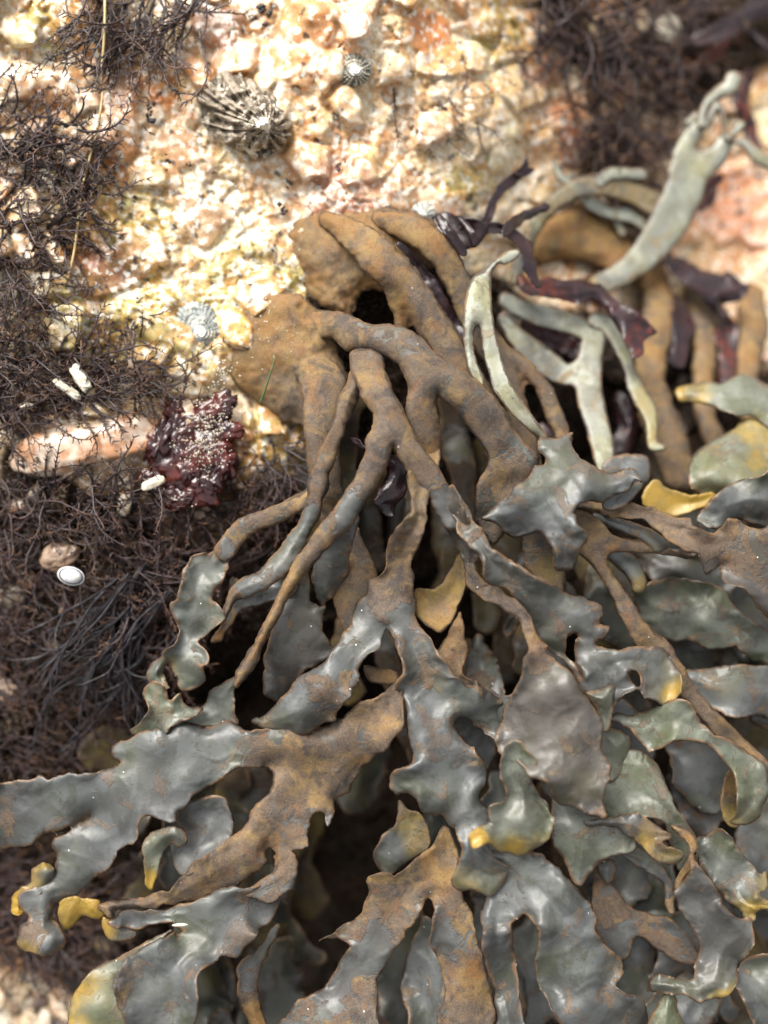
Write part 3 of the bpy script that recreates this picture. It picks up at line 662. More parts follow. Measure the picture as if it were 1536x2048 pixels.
frond(t, 'blade', tone=0.55, polys=[BIG], ctl=[(805,1400,92,.62),(750,1430,108,.70),(690,1470,122,.62),(680,1510,124,.6),(720,1530,110,.72),(610,1500,130,.72),(540,1490,130,.66),(640,1600,124,.70),(560,1570,128,.72),(650,1645,104,.4),
           (460,1500,132,.18),(400,1550,128,.06),(330,1500,120,.08),(250,1560,116,.30),(240,1500,96,.1),(150,1590,100,.0),(60,1600,84,.3),(0,1640,70,.55),(-60,1650,60,.2),(180,1635,90,.3),(250,1640,112,.0),(200,1690,116,0),(150,1740,118,0),(100,1800,110,0),(70,1870,96,.6,.1),(45,1900,88,.4,.8),(110,1885,96,.2),
           (350,1630,90,.1),(540,1545,104,.70),(520,1620,134,.72),(480,1700,140,.76),(400,1750,140,.76),(300,1800,130,.72),(210,1815,118,.70),(560,1720,128,.70),(580,1770,120,.5),(520,1780,116,.5)],
      T=3.2, roll=12, ruf=17, ruflen=80, bump=17, wR=20, jag=3, g=3.4)
# folded dark blades under its left end
frond(t, 'blade', tone=0.4, polys=[[(216,1838),(250,1822),(330,1812),(400,1797),(450,1772),(490,1765),(560,1778),(582,1786),(560,1818),(540,1843),(518,1850),(513,1875),(482,1915),(445,1908),(421,1935),(402,1962),(395,1990),(400,2010),(380,2050),(372,2120),(250,2120),(252,2065),(233,2020),(228,1985),(238,1950),(268,1915),(310,1888),(345,1868),(376,1856),(340,1850),(275,1860),(232,1850)]],
      ctl=[(235,1838,104,.3),(330,1830,110,0),(430,1820,116,0),(500,1800,112,.6),(540,1810,106,.4),(480,1860,118,.2),(470,1905,96,.4),(400,1900,124,0),(320,1930,132,0),(300,1990,142,.05),(240,1990,124,.6),(360,2010,116,0),(300,2060,128,.35),(300,2120,110,.2),(375,1856,96,.3),(270,1858,92,.1)],
      roll=20, ruf=22, ruflen=85, bump=16, wR=30)
frond(t, 'blade', tone=1.0, polys=[[(345,1856),(290,1885),(232,1915),(180,1945),(150,1982),(137,2030),(135,2120),(290,2120),(270,2040),(250,1990),(262,1945),(310,1900)]],
      ctl=[(340,1860,88,0,.1),(250,1915,92,0,.25),(160,1980,76,0,.75),(150,2050,80,0,.8),(200,2020,104,0,.4),(250,2000,88,0,.2),(200,2100,90,0,.5)], roll=16, ruf=8, bump=10, wR=34)
frond(t, 'blade', [[(352,1640),(378,1602),(420,1590),(458,1608),(469,1650),(452,1690),(425,1712),(392,1735),(362,1745),(345,1716),(345,1682),(368,1668),(370,1655)]],
      ctl=[(360,1650,84,.2),(410,1620,76,0),(440,1660,92,.1),(400,1680,100,.35),(370,1730,90,0,.1)], roll=18, ruf=12, wR=30)
frond(t, 'curled_tip', tone=0.95, polys=[[(286,1692),(300,1666),(328,1655),(352,1650),(370,1662),(374,1680),(356,1692),(343,1684),(330,1706),(318,1740),(310,1765),(305,1782),(293,1768),(288,1730)]],
      ctl=[(370,1670,128,.7),(340,1662,140,.2),(300,1690,128,0,.25),(300,1770,100,0,.95),(320,1710,104,0,.3)], roll=12, wR=12, ruf=6)
frond(t, 'curled_tip', [[(107,1728),(84,1719),(64,1736),(64,1762),(42,1768),(27,1798),(30,1828),(46,1830),(58,1800),(92,1778),(112,1750)]],
      ctl=[(90,1725,90,.2,.8),(60,1790,76,0,.9),(35,1820,72,0,1),(100,1750,96,0,.3),(70,1760,92,.1,.6)], ruf=14, ruflen=24, roll=5, wR=12)
frond(t, 'curled_tip', [[(118,1806),(155,1792),(163,1822),(150,1850),(124,1856)], [(163,1803),(178,1796),(203,1806),(206,1836),(170,1830)]],
      ctl=[(140,1825,70,.3,.9),(185,1815,80,0,.9)], ruf=6, roll=6)
frond(t, 'curled_tip', [[(204,1838),(220,1840),(270,1860),(262,1880),(222,1880),(206,1862)]], ctl=[(210,1850,80,.1,.9),(260,1868,76,0,.3)], roll=5)
frond(t, 'blade', [[(560,1850),(540,1860),(515,1900),(480,1925),(470,1960),(478,2010),(500,2060),(520,2120),(560,2120),(535,2050),(520,2000),(515,1960),(530,1920)]],
      ctl=[(540,1880,60,0,.4),(500,1940,62,.4,.2),(500,2040,64,.95),(530,2110,60,.9)], roll=8, ruf=8)
# right fork: narrow strand, then the rounded shaded lobe
frond(t, 'blade', tone=0.14, polys=[[(900,975),(935,1024),(962,1060),(982,1085),(968,1110),(958,1135),(975,1160),(1000,1178),(1035,1205),(1062,1248),(1092,1288),(1100,1312),(1150,1358),(1190,1420),(1206,1490),(1217,1550),(1214,1605),(1216,1638),(1195,1636),(1150,1622),(1110,1606),(1098,1572),(1060,1545),(1030,1530),(1005,1512),(992,1480),(1000,1450),(1022,1392),(1046,1335),(1052,1290),(1035,1247),(1005,1222),(969,1203),(942,1171),(927,1134),(909,1091),(885,1045),(864,1003)]],
      ctl=[(905,1015,164,.4),(940,1075,162,.4),(975,1150,160,.5),(1020,1215,166,.65),(1065,1270,176,.75),(1085,1320,184,.5),(1050,1420,180,.25),(1110,1400,196,.15),(1150,1470,202,.1),(1120,1550,194,.05),(1195,1560,172,.2),(1200,1630,160,.55),(1010,1490,160,.1),(1080,1560,172,.1)],
      T=3.4, roll=22, ruf=18, ruflen=60, wR=34, bump=12, dome=4, wD=60, g=3.4)
frond(t, 'blade', tone=0.85, polys=[[(1010,1490),(1000,1540),(1012,1570),(1014,1592),(978,1610),(974,1645),(948,1664),(938,1678),(945,1700),(975,1690),(1000,1700),(1040,1706),(1075,1696),(1098,1672),(1106,1640),(1098,1610),(1082,1590),(1068,1555),(1072,1520),(1040,1480)]],
      ctl=[(1030,1500,176,.2),(1040,1570,188,0),(1060,1640,196,0),(1080,1680,190,0,.6),(1030,1695,184,0,.8),(985,1650,178,.05,.15),(955,1682,172,0,1),(1095,1620,178,.1)],
      roll=16, ruf=14, ruflen=55, wR=26, bump=10)
frond(t, 'blade', tone=0.3, polys=[[(905,985),(935,1024),(965,1064),(1010,1110),(1060,1142),(1100,1162),(1150,1190),(1198,1208),(1205,1235),(1196,1255),(1217,1252),(1212,1272),(1194,1276),(1206,1290),(1240,1300),(1262,1293),(1300,1295),(1332,1310),(1352,1338),(1365,1360),(1352,1390),(1320,1404),(1290,1400),(1270,1382),(1245,1402),(1222,1436),(1195,1428),(1165,1380),(1130,1335),(1095,1290),(1056,1246),(1022,1195),(990,1172),(966,1150),(960,1128),(940,1100),(915,1060),(890,1010)]],
      holes=[[(1148,1265),(1163,1270),(1152,1300),(1152,1335),(1163,1362),(1148,1345),(1138,1310),(1138,1282)], [(1258,1345),(1273,1349),(1282,1362),(1274,1375),(1262,1368)]],
      ctl=[(915,1010,158,.4),(950,1080,156,.4),(1010,1140,150,.35),(1035,1160,152,.6),(1080,1200,148,.3),(1150,1220,140,.3),(1198,1212,126,.5),(1208,1262,128,.5),(1110,1270,140,.4),(1180,1300,128,.05),(1170,1390,126,.1),(1240,1330,122,0),(1262,1360,112,.3),(1310,1350,118,.05),(1350,1370,108,.2,.85),(1335,1345,116,.5,.3),(1220,1420,100,0),(1140,1310,104,.2)],
      T=3.2, roll=14, ruf=20, ruflen=60, bump=14, g=3.4)
frond(t, 'blade', tone=0.95, polys=[[(1205,1432),(1232,1425),(1265,1430),(1305,1412),(1350,1396),(1384,1404),(1400,1432),(1430,1468),(1478,1488),(1520,1520),(1545,1570),(1525,1628),(1483,1652),(1462,1642),(1476,1600),(1470,1560),(1440,1512),(1400,1478),(1362,1482),(1330,1488),(1297,1502),(1288,1490),(1265,1462),(1235,1446)]],
      ctl=[(1225,1438,92,0),(1300,1450,112,0),(1360,1430,128,0),(1400,1460,124,0),(1450,1500,118,0),(1510,1560,112,0),(1490,1620,100,0,.2),(1297,1496,92,.4),(1475,1648,88,0,.6)], roll=18, ruf=12, wR=26)
frond(t, 'curled_tip', [[(1464,1528),(1485,1545),(1498,1568),(1516,1588),(1512,1610),(1484,1626),(1486,1646),(1470,1656),(1448,1640),(1440,1600),(1446,1560)]],
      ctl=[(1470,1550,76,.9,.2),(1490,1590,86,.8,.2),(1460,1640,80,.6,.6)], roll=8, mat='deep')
frond(t, 'curled_tip', tone=0.9, polys=[[(1170,1384),(1190,1380),(1226,1370),(1228,1400),(1222,1440),(1214,1462),(1200,1456),(1192,1420)]], ctl=[(1180,1384,150,.7,.4),(1215,1385,156,0,.2),(1210,1440,130,0)], roll=10, wR=16)
frond(t, 'blade', tone=1.0, polys=[[(1200,1455),(1232,1460),(1262,1470),(1264,1505),(1248,1545),(1218,1562),(1205,1520)]], ctl=[(1225,1480,100,0,.1),(1250,1530,92,0,.3),(1215,1550,80,0,.1)], roll=16)
# ------------------------------------------------------------------ second plant above it
t = thing('brown_wrack', 'brown wrack whose upper holdfast clings to the bright granite above a dark hollow', 'seaweed', 680, 500, 0)
frond(t, 'holdfast', [[(574,475),(588,432),(640,414),(700,418),(760,412),(825,422),(880,450),(915,495),(900,540),(850,540),(800,575),(796,625),(782,612),(755,580),(716,590),(705,640),(640,612),(604,575),(582,528)]],
      holes=[[(708,610),(725,585),(758,582),(782,605),(796,650),(752,662),(712,650)]],
      ctl=[(590,450,4,.8),(640,430,10,.95,.2),(600,560,0,.75),(700,470,26,.85),(790,450,20,.8),(890,500,-10,.7),(720,570,10,.9),(680,600,6,.85),(660,520,20,.7)],
      T=8, wT=40, dome=8, wD=80, jag=5, bump=8, roll=22, wR=22)
frond(t, 'stipe', ws=[.92, .9], chains=[[(655,440,18,14,.9,.2),(702,465,32,34,.85,.1),(755,515,42,66,.75),(805,565,40,72,.7),(845,620,38,72,.68),(885,680,36,66,.7),(920,735,36,56,.7),(955,790,34,44,.7),(985,860,32,30,.7),(1000,930,30,20,.7)],
                         [(790,590,16,40,.9,.1),(800,640,14,20,.85),(806,690,12,0,.8)]], **ST)
frond(t, 'stipe', ws=[.92, .9], chains=[[(760,438,20,6,.8,.1),(815,455,32,20,.85,.1),(868,490,34,30,.85,.15),(905,545,30,26,.7,.1),(935,610,30,20,.65,.1),(965,670,32,14,.65,.1),(1000,730,30,8,.65,.2),(1025,800,27,0,.65,.2),(1046,870,30,-6,.7,.1),(1060,950,30,-14,.7)],
                         [(1000,700,16,10,.7,.2),(1040,725,17,6,.7,.2),(1082,770,18,0,.7,.1),(1106,820,20,-6,.7,.3),(1126,880,18,-10,.7,.2)]], T=17, wT=28, jag=2.6, bump=5, k=22)
# lobed grey flap that stands up on the right of the centre
t = thing('wrack_frond', 'slate grey puckered wrack flap standing out over the brown stipes right of centre', 'seaweed', 1090, 1030, 90)
frond(t, 'blade', tone=0.55, polys=[[(1083,878),(1105,880),(1130,872),(1146,864),(1140,884),(1155,905),(1180,926),(1215,945),(1262,937),(1280,952),(1289,967),(1265,965),(1250,985),(1225,985),(1206,1004),(1180,1000),(1143,1020),(1160,1050),(1178,1078),(1176,1092),(1160,1102),(1150,1130),(1128,1143),(1112,1140),(1110,1112),(1096,1082),(1078,1070),(1035,1077),(1010,1062),(990,1050),(962,1040),(985,1012),(1010,986),(1032,974),(1060,952),(1066,935),(1094,927),(1078,900)]],
      ctl=[(1100,890,150,.05),(1140,870,140,.1),(1130,950,172,0),(1180,960,180,0),(1240,955,176,0),(1283,965,160,.5),(1210,990,158,.1),(1060,1000,168,0),(985,1035,150,.1),(1040,1065,150,.05),(1110,1040,172,0),(1150,1080,178,0),(1130,1135,156,.6),(1105,1090,160,.5)],
      roll=18, ruf=16, ruflen=55, bump=14, wR=26, dome=8)
frond(t, 'stipe', chains=[[(1075,1060,30,140,.3),(1080,1110,34,110,.6,.3),(1098,1150,30,86,.7,.5),(1110,1185,18,70,.5,.2)]], T=5, wT=12)
# right hand long brown blade
t = thing('wrack_frond', 'brown mottled wrack blade with wavy edges running out at the right', 'seaweed', 1160, 1015, 40)
frond(t, 'blade', tone=0.1, polys=[[(1138,1012),(1180,1001),(1230,1008),(1290,1015),(1338,1030),(1370,1030),(1400,1054),(1428,1064),(1450,1045),(1478,1034),(1500,1048),(1522,1060),(1548,1045),(1640,1030),(1640,1310),(1560,1250),(1530,1232),(1505,1208),(1480,1182),(1456,1160),(1440,1130),(1415,1146),(1396,1115),(1370,1096),(1330,1076),(1280,1046),(1220,1032),(1150,1030)]],
      ctl=[(1150,1018,96,.6),(1230,1020,104,.65),(1300,1035,108,.62),(1380,1070,108,.64),(1440,1100,104,.56),(1500,1120,96,.5),(1530,1180,84,.4),(1600,1150,80,.4),(1450,1150,88,.4)],
      T=4, ruf=20, ruflen=60, roll=6, bump=10)
t = thing('wrack_frond', 'smooth brown forked wrack stipe running straight down to the lower right corner', 'seaweed', 1140, 1030, 20)
frond(t, 'blade', tone=0.1, polys=[[(1105,1035),(1135,1025),(1165,1022),(1202,1042),(1232,1070),(1280,1084),(1340,1098),(1392,1116),(1350,1114),(1300,1106),(1240,1104),(1218,1112),(1218,1132),(1240,1165),(1270,1210),(1302,1258),(1342,1292),(1390,1368),(1440,1430),(1500,1485),(1560,1560),(1520,1590),(1450,1495),(1400,1440),(1360,1385),(1318,1325),(1270,1292),(1250,1250),(1222,1192),(1188,1135),(1160,1110),(1130,1078)]],
      ctl=[(1140,1045,72,.72),(1200,1090,80,.72),(1300,1098,66,.66),(1385,1114,60,.5),(1215,1150,76,.66),(1270,1240,66,.66),(1330,1310,54,.68),(1400,1400,40,.7),(1500,1510,20,.7),(1560,1570,10,.6)], T=5, wT=12, ruf=6, roll=6, bump=5)
t = thing('wrack_frond', 'short olive wrack frond with two blunt yellow green knobs under the brown fork', 'seaweed', 1210, 1045, 0)
frond(t, 'branch', chains=[[(1190,1035,11,50,.2,.1),(1240,1050,13,60,.1,.2),(1290,1068,15,66,.1,.25),(1318,1090,19,68,0,.45)]], T=13, wT=16, jag=1.5)
frond(t, 'branch', chains=[[(1225,1105,16,20,.2),(1258,1130,20,30,.1,.1),(1275,1160,17,36,.1,.5),(1276,1174,14,36,0,.8)]], T=14, wT=17, jag=1.5)

def sheet(name_label, x, y, h, parts, cat='seaweed', nm='wrack_frond'):
    tt = thing(nm, name_label, cat, x, y, h)
    for kw in parts:
        n = kw.pop('n', 'blade'); frond(tt, n, **kw)
    return tt

sheet('broad grey wrack sheet with worn patches at the right edge, under the mottled brown blade', 1400, 1230, -60, [
    dict(tone=.85, polys=[[(1262,1180),(1330,1158),(1420,1165),(1480,1215),(1530,1258),(1640,1300),(1640,1370),(1530,1330),(1500,1325),(1470,1290),(1440,1302),(1400,1298),(1378,1280),(1340,1278),(1300,1262),(1275,1225)]],
         ctl=[(1290,1200,10,.3),(1350,1220,16,.6,.1),(1420,1260,20,.1),(1500,1300,10,0),(1600,1330,0,0),(1400,1180,-10,.1)], ruf=16, roll=16, wR=34)])
sheet('bluish white wrack band lying across the right edge below the middle, out of focus', 1450, 1380, -60, [
    dict(polys=[[(1350,1335),(1400,1340),(1460,1333),(1540,1335),(1640,1345),(1640,1450),(1530,1432),(1480,1440),(1430,1420),(1390,1390)]],
         ctl=[(1370,1350,20,0),(1450,1380,30,.1,.3),(1530,1380,26,.4,.1),(1600,1400,10,0)], ruf=10, roll=12)])
sheet('dark slate wrack sheet with frilled brown rim falling to the lower right corner', 1320, 1540, 20, [
    dict(tone=.25, polys=[[(1262,1480),(1300,1490),(1345,1505),(1398,1545),(1396,1590),(1410,1640),(1402,1662),(1394,1690),(1402,1722),(1424,1760),(1452,1800),(1480,1830),(1508,1840),(1513,1870),(1508,1902),(1482,1922),(1470,1950),(1466,1982),(1440,2004),(1402,2008),(1370,1996),(1330,1992),(1300,1984),(1294,1960),(1310,1944),(1336,1944),(1362,1960),(1393,1955),(1399,1922),(1396,1890),(1380,1860),(1366,1830),(1354,1800),(1362,1768),(1386,1740),(1395,1702),(1386,1672),(1360,1650),(1338,1622),(1325,1590),(1298,1572),(1278,1540)]],
         ctl=[(1290,1510,110,.2),(1340,1560,126,.05),(1360,1620,130,.15),(1400,1650,108,.8),(1390,1700,112,.7),(1400,1770,134,.05),(1430,1830,144,.15),(1480,1870,142,.05),(1505,1900,120,0),(1420,1900,130,.1),(1430,1960,132,0),(1380,1980,122,0),(1310,1965,110,.1),(1455,2000,116,0,.8),(1365,1790,110,.4)], ruf=22, ruflen=55, roll=14, bump=18, wR=24),
    dict(n='curled_edge', polys=[[(1340,1650),(1362,1655),(1388,1672),(1396,1700),(1390,1735),(1366,1762),(1356,1790),(1350,1760),(1374,1720),(1376,1690),(1356,1670)]], ctl=[(1370,1670,146,.9),(1385,1710,150,.8),(1358,1770,136,.8)], roll=8, wR=12)])
sheet('olive green lobe with an orange frilled fold beside the shaded round lobe, lower right', 1190, 1600, 80, [
    dict(tone=.8, polys=[[(1110,1555),(1142,1578),(1182,1628),(1222,1636),(1252,1645),(1274,1690),(1245,1709),(1208,1720),(1182,1745),(1162,1772),(1146,1760),(1130,1724),(1108,1692),(1100,1655),(1104,1600)]],
         ctl=[(1125,1600,120,0),(1160,1660,140,0,.08),(1240,1690,128,0,.2),(1160,1750,124,0,.2),(1120,1700,128,.2,.1)], ruf=8, roll=12, wR=26, bump=8),
    dict(n='folded_edge', polys=[[(1165,1636),(1210,1640),(1262,1628),(1300,1640),(1338,1664),(1342,1682),(1325,1690),(1350,1700),(1368,1712),(1352,1730),(1325,1728),(1298,1708),(1276,1690),(1252,1668),(1222,1655),(1180,1652)]],
         ctl=[(1180,1642,150,0),(1260,1645,168,.25,.1),(1290,1680,160,.75,.65),(1335,1675,158,.7,.3),(1350,1715,150,.2,.5)], ruf=12, ruflen=30, roll=8, wR=14)])
sheet('pale green wrack sheet behind the dark slate sheet at lower right', 1270, 1560, 0, [
    dict(tone=.9, polys=[[(1215,1550),(1255,1500),(1290,1505),(1325,1540),(1345,1600),(1372,1640),(1392,1670),(1400,1720),(1380,1740),(1350,1740),(1340,1690),(1320,1640),(1270,1640),(1220,1640),(1200,1600)]],
         ctl=[(1250,1540,80,0),(1290,1600,90,0),(1340,1660,84,0,.1),(1370,1720,80,.1,.3),(1230,1620,84,0)], ruf=12, roll=10)])
sheet('broad grey wrack blade with yellow frilled corner near the right edge, lower third', 1450, 1700, 30, [
    dict(tone=.75, polys=[[(1385,1675),(1410,1668),(1440,1658),(1470,1680),(1512,1738),(1518,1755),(1530,1745),(1528,1778),(1512,1785),(1545,1795),(1550,1815),(1515,1820),(1508,1848),(1480,1828),(1450,1805),(1420,1765),(1395,1720)]],
         ctl=[(1400,1690,80,0),(1450,1720,104,0),(1500,1760,88,0,.1),(1525,1760,84,.2,.7),(1500,1820,80,0,.7),(1440,1780,90,0)], ruf=14, roll=14, wR=30, ruflen=40)])
sheet('big dark slate wrack mass filling the bottom centre right', 1100, 1780, 30, [
    dict(tone=.45, polys=[[(980,1712),(1010,1700),(1040,1702),(1082,1700),(1104,1722),(1142,1762),(1180,1798),(1192,1828),(1198,1880),(1216,1905),(1238,1918),(1243,1945),(1234,1966),(1252,1980),(1276,1985),(1292,2020),(1294,2120),(1150,2125),(1128,2060),(1098,2010),(1078,1960),(1074,1905),(1068,1862),(1048,1828),(1024,1845),(1022,1880),(1034,1930),(1040,1990),(1054,2040),(1070,2125),(980,2125),(985,2040),(988,1985),(980,1940),(968,1890),(970,1815),(985,1778),(1000,1740)]],
         ctl=[(1010,1720,116,.05),(1070,1730,134,.05),(1130,1790,140,.1),(1100,1850,136,.15),(1180,1830,120,.2),(1010,1800,118,.1),(990,1880,92,.1),(1030,1960,84,0),(1120,1920,142,0),(1180,1950,140,.05),(1230,1940,110,.5),(1150,2010,136,.15),(1270,2020,108,.3),(1200,2100,120,0),(1060,1950,98,0),(1040,2060,120,0),(1010,1980,88,0),(1030,2120,88,0)], ruf=18, roll=22, wR=34, bump=18)])
sheet('worn brown wrack frond with olive streaks forking at the bottom centre', 900, 1660, 30, [
    dict(polys=[[(893,1648),(872,1684),(846,1704),(820,1728),(798,1742),(788,1752),(776,1745),(756,1750),(738,1760),(744,1784),(722,1820),(690,1845),(655,1868),(625,1880),(612,1892),(645,1875),(672,1878),(692,1888),(698,1896),(684,1918),(666,1950),(640,1976),(600,2000),(560,2040),(530,2065),(500,2125),(745,2125),(752,2016),(753,1988),(750,1962),(772,1928),(800,1890),(818,1852),(842,1825),(866,1800),(868,1830),(858,1868),(860,1890),(880,1922),(892,1962),(884,2020),(874,2125),(965,2125),(986,2040),(986,1990),(964,1920),(952,1870),(944,1830),(930,1800),(918,1745),(916,1690)]],
         ctl=[(895,1670,90,.85,.1),(890,1740,96,.85),(820,1760,98,.75,.2),(760,1800,96,.7,.3),(770,1755,92,.7),(700,1850,88,.6,.25),(640,1875,72,.5,.2),(730,1900,98,.2),(720,1970,100,.65,.15),(690,1940,92,.2),(640,2020,96,.5),(560,2070,90,.4),(650,2100,90,.5),(830,1830,90,.5),(905,1830,96,.75),(900,1900,98,.5),(925,1960,100,.85),(870,1860,90,.2),(940,2060,96,.6)],
         ruf=14, roll=8, bump=12, T=3.5, g=3.4)])
sheet('dark wrack blade mottled with yellow patches in the gap below the centre blade', 840, 1640, -30, [
    dict(polys=[[(818,1618),(840,1622),(856,1650),(864,1680),(852,1705),(815,1728),(786,1750),(765,1745),(748,1710),(764,1668),(792,1645),(800,1600)]],
         ctl=[(820,1650,44,.6,.5),(830,1690,50,.7,.6),(780,1700,46,0),(770,1740,44,0)], ruf=8, roll=8)])
sheet('glossy dark slate wrack blade at the bottom edge, between two brown branches', 840, 1920, 0, [
    dict(polys=[[(806,1935),(830,1870),(850,1830),(866,1860),(884,1900),(896,1960),(890,2040),(895,2125),(835,2125),(818,2040),(802,1990)]],
         ctl=[(840,1860,20,0),(850,1950,44,0),(815,1960,30,.1),(870,2050,40,0),(850,2120,30,0)], ruf=14, roll=14, bump=16)])
sheet('small pointed grey blade at the bottom edge, lower right', 1330, 2050, 30, [
    dict(tone=.9, polys=[[(1286,2066),(1305,2030),(1318,1998),(1336,1982),(1350,1998),(1362,2040),(1385,2125),(1290,2130)]], ctl=[(1335,1990,120,0),(1330,2050,124,0),(1360,2100,110,.2,.4)], ruf=8, roll=12)])
sheet('grey wrack blade cropped by the lower right corner', 1530, 2000, 10, [
    dict(polys=[[(1470,1960),(1490,1925),(1530,1905),(1640,1890),(1640,2130),(1535,2130),(1510,2060),(1492,2010)]], ctl=[(1500,1950,70,.2),(1540,1940,86,.1),(1520,2040,74,0),(1600,2000,70,0)], ruf=14, roll=18, bump=14)])
sheet('brownish grey forked wrack lying deep in the hollow, lower right', 1260, 1820, -80, [
    dict(polys=[[(1186,1730),(1215,1760),(1258,1812),(1300,1830),(1335,1832),(1358,1850),(1390,1890),(1402,1930),(1350,1920),(1310,1890),(1272,1870),(1262,1905),(1240,1925),(1210,1900),(1185,1840)]],
         ctl=[(1200,1780,20,.6),(1270,1840,24,.6),(1340,1870,20,.5),(1390,1910,20,.5),(1240,1900,24,.4)], ruf=6, T=4)])
sheet('dark folded wrack tips hanging in the hollow beside the orange fold', 1300, 1720, 0, [
    dict(polys=[[(1244,1708),(1275,1696),(1310,1722),(1335,1750),(1352,1790),(1348,1828),(1334,1820),(1326,1770),(1300,1750),(1262,1728)]], ctl=[(1270,1712,70,0),(1330,1770,76,.3),(1345,1820,70,.7)], ruf=8, roll=8),
    dict(polys=[[(1192,1735),(1222,1716),(1232,1740),(1218,1770),(1205,1760)]], ctl=[(1215,1740,70,0)], roll=8)])
sheet('brown edged slate blade stretched behind the centre blade, right of it', 900, 1360, 20, [
    dict(polys=[[(905,1250),(925,1220),(932,1290),(922,1340),(945,1360),(1000,1385),(1040,1390),(1036,1450),(990,1470),(930,1430),(890,1380),(860,1330),(880,1290)]],
         ctl=[(920,1250,70,.8),(900,1320,74,.75),(960,1400,70,.4),(1020,1420,70,.2)], ruf=10, roll=8)])
sheet('ochre wrack blade curving behind the middle fork', 880, 1180, 0, [
    dict(polys=[[(832,1180),(870,1178),(895,1150),(915,1110),(935,1130),(930,1180),(915,1220),(900,1250),(880,1265),(850,1250),(832,1230)]],
         ctl=[(850,1200,50,.8,.5),(910,1150,56,.8,.5),(890,1240,60,.9,.3)], roll=-6, ruf=6),
    dict(polys=[[(735,1330),(790,1345),(796,1368),(760,1370),(738,1362),(728,1340)]], ctl=[(760,1355,60,.75,.2)], roll=4)])

# ------------------------------------------------------------------ upper right: paler plants, farther back
t = thing('pale_wrack', 'pale grey green upright wrack branching at the top right, furthest from the rock', 'seaweed', 1200, 560, -180)
frond(t, 'stipe', ws=[.85, .85], chains=[[(1195,570,24,-150,.5,.2),(1245,548,30,-130,.45),(1295,505,38,-110,.3),(1335,450,44,-90,.2),(1360,400,48,-76,.05),(1375,350,44,-66,0,.05),(1368,300,26,-60,0),(1395,255,21,-56,0)],
                         [(1380,345,36,-66,0,.1),(1425,318,30,-58,0,.1),(1452,282,21,-52,0)]], mat='pale', T=13, wT=24, jag=2.5, k=22)
frond(t, 'branch', chains=[[(1404,250,9,-52,0),(1410,215,9,-48,0),(1432,190,13,-44,0,.1),(1460,172,17,-40,0,.1),(1466,160,19,-38,0,.35)]], mat='pale', T=13, wT=16, jag=1.5)
frond(t, 'branch', chains=[[(1412,252,6,-50,0),(1425,225,8,-46,0),(1436,210,9,-42,0,.5),(1446,232,5,-42,0,.3),(1450,276,6,-50,0)]], mat='pale', T=7, wT=8, jag=1)
frond(t, 'branch', chains=[[(1456,278,6,-48,0),(1472,262,9,-44,0,.2),(1482,250,9,-42,0,.6)]], mat='pale', T=8, wT=8, jag=1)
frond(t, 'branch', chains=[[(1462,282,5,-50,0),(1490,285,10,-44,0),(1512,310,14,-40,0),(1545,328,13,-40,0),(1600,340,9,-40)]], mat='pale', T=6, wT=10, jag=1.5)
frond(t, 'branch', chains=[[(1440,280,5,-50,0),(1422,266,5,-48,0),(1414,256,6,-46,0,.3)], [(1378,244,8,-56,0,.3),(1392,232,9,-54,.3,.3)]], mat='pale', T=5, wT=7, jag=1)
t = thing('pale_wrack', 'arched yellowish wrack stipe with a square grey stub, left of the pale upright one', 'seaweed', 1040, 540, -170)
frond(t, 'stipe', chains=[[(1030,560,13,-150,.5,.1),(1046,510,15,-130,.5,.1),(1066,460,16,-112,.5,.15),(1100,412,18,-100,.55,.25),(1150,380,21,-96,.6,.3),(1205,370,24,-98,.6,.2),(1265,385,24,-104,.65,.35),(1315,410,25,-112,.6,.2)]], mat='pale', T=8, wT=14, jag=2)
frond(t, 'branch', chains=[[(1200,365,13,-92,0),(1218,350,14,-84,0),(1250,346,12,-84,0),(1285,350,12,-90,.1,.2)]], mat='pale', T=8, wT=11, jag=1.5)
frond(t, 'branch', chains=[[(1108,325,6,-120,0,.3),(1120,348,8,-116,0,.2),(1145,372,12,-112,0),(1180,402,15,-116,0),(1215,425,15,-120,0),(1265,432,15,-126,0),(1300,460,14,-132,0),(1320,490,10,-140,0)]], mat='pale', T=9, wT=12, jag=1.5)
frond(t, 'branch', chains=[[(1205,400,8,-126,0),(1230,435,10,-128,0,.1),(1245,465,9,-130,0,.2)]], mat='pale', T=7, wT=8, jag=1)
sheet('orange brown wrack holdfast under the arched stipe, out of focus', 1150, 480, -230, [
    dict(n='holdfast', polys=[[(1050,500),(1072,455),(1110,425),(1170,410),(1230,440),(1275,500),(1285,548),(1240,560),(1190,530),(1130,520),(1075,530)]],
         ctl=[(1060,500,-200,.9,.2),(1130,450,-180,.95,.3),(1220,480,-176,.9,.3),(1250,540,-170,.9)], dome=30, wD=50, T=16, wT=34)], nm='wrack_holdfast')
t = thing('olive_wrack', 'greyish green forked wrack strap hanging in front of the second brown plant', 'seaweed', 1000, 530, 20)
frond(t, 'strap', [[(1040,510),(1012,530),(998,528),(984,550),(984,610),(988,640),(994,680),(1006,720),(1024,768),(1050,810),(1072,840),(1096,872),(1090,888),(1070,872),(1030,835),(1000,800),(984,770),(972,728),(964,690),(958,655),(950,662),(948,700),(957,730),(968,756),(965,776),(952,766),(936,738),(928,700),(926,650),(930,592),(944,556),(968,540),(984,524),(1010,505),(1034,498)]],
      ctl=[(1030,508,30,0,.1),(985,535,70,0),(955,580,96,0),(940,640,104,0),(940,720,100,0,.1),(965,768,92,0,.5),(985,680,104,0),(1000,760,100,.1,.2),(1060,840,84,.4,.4),(1092,884,74,.3,.5)], mat='pale', T=5, wT=10, roll=8, wR=12, jag=1.2, g=2.6)
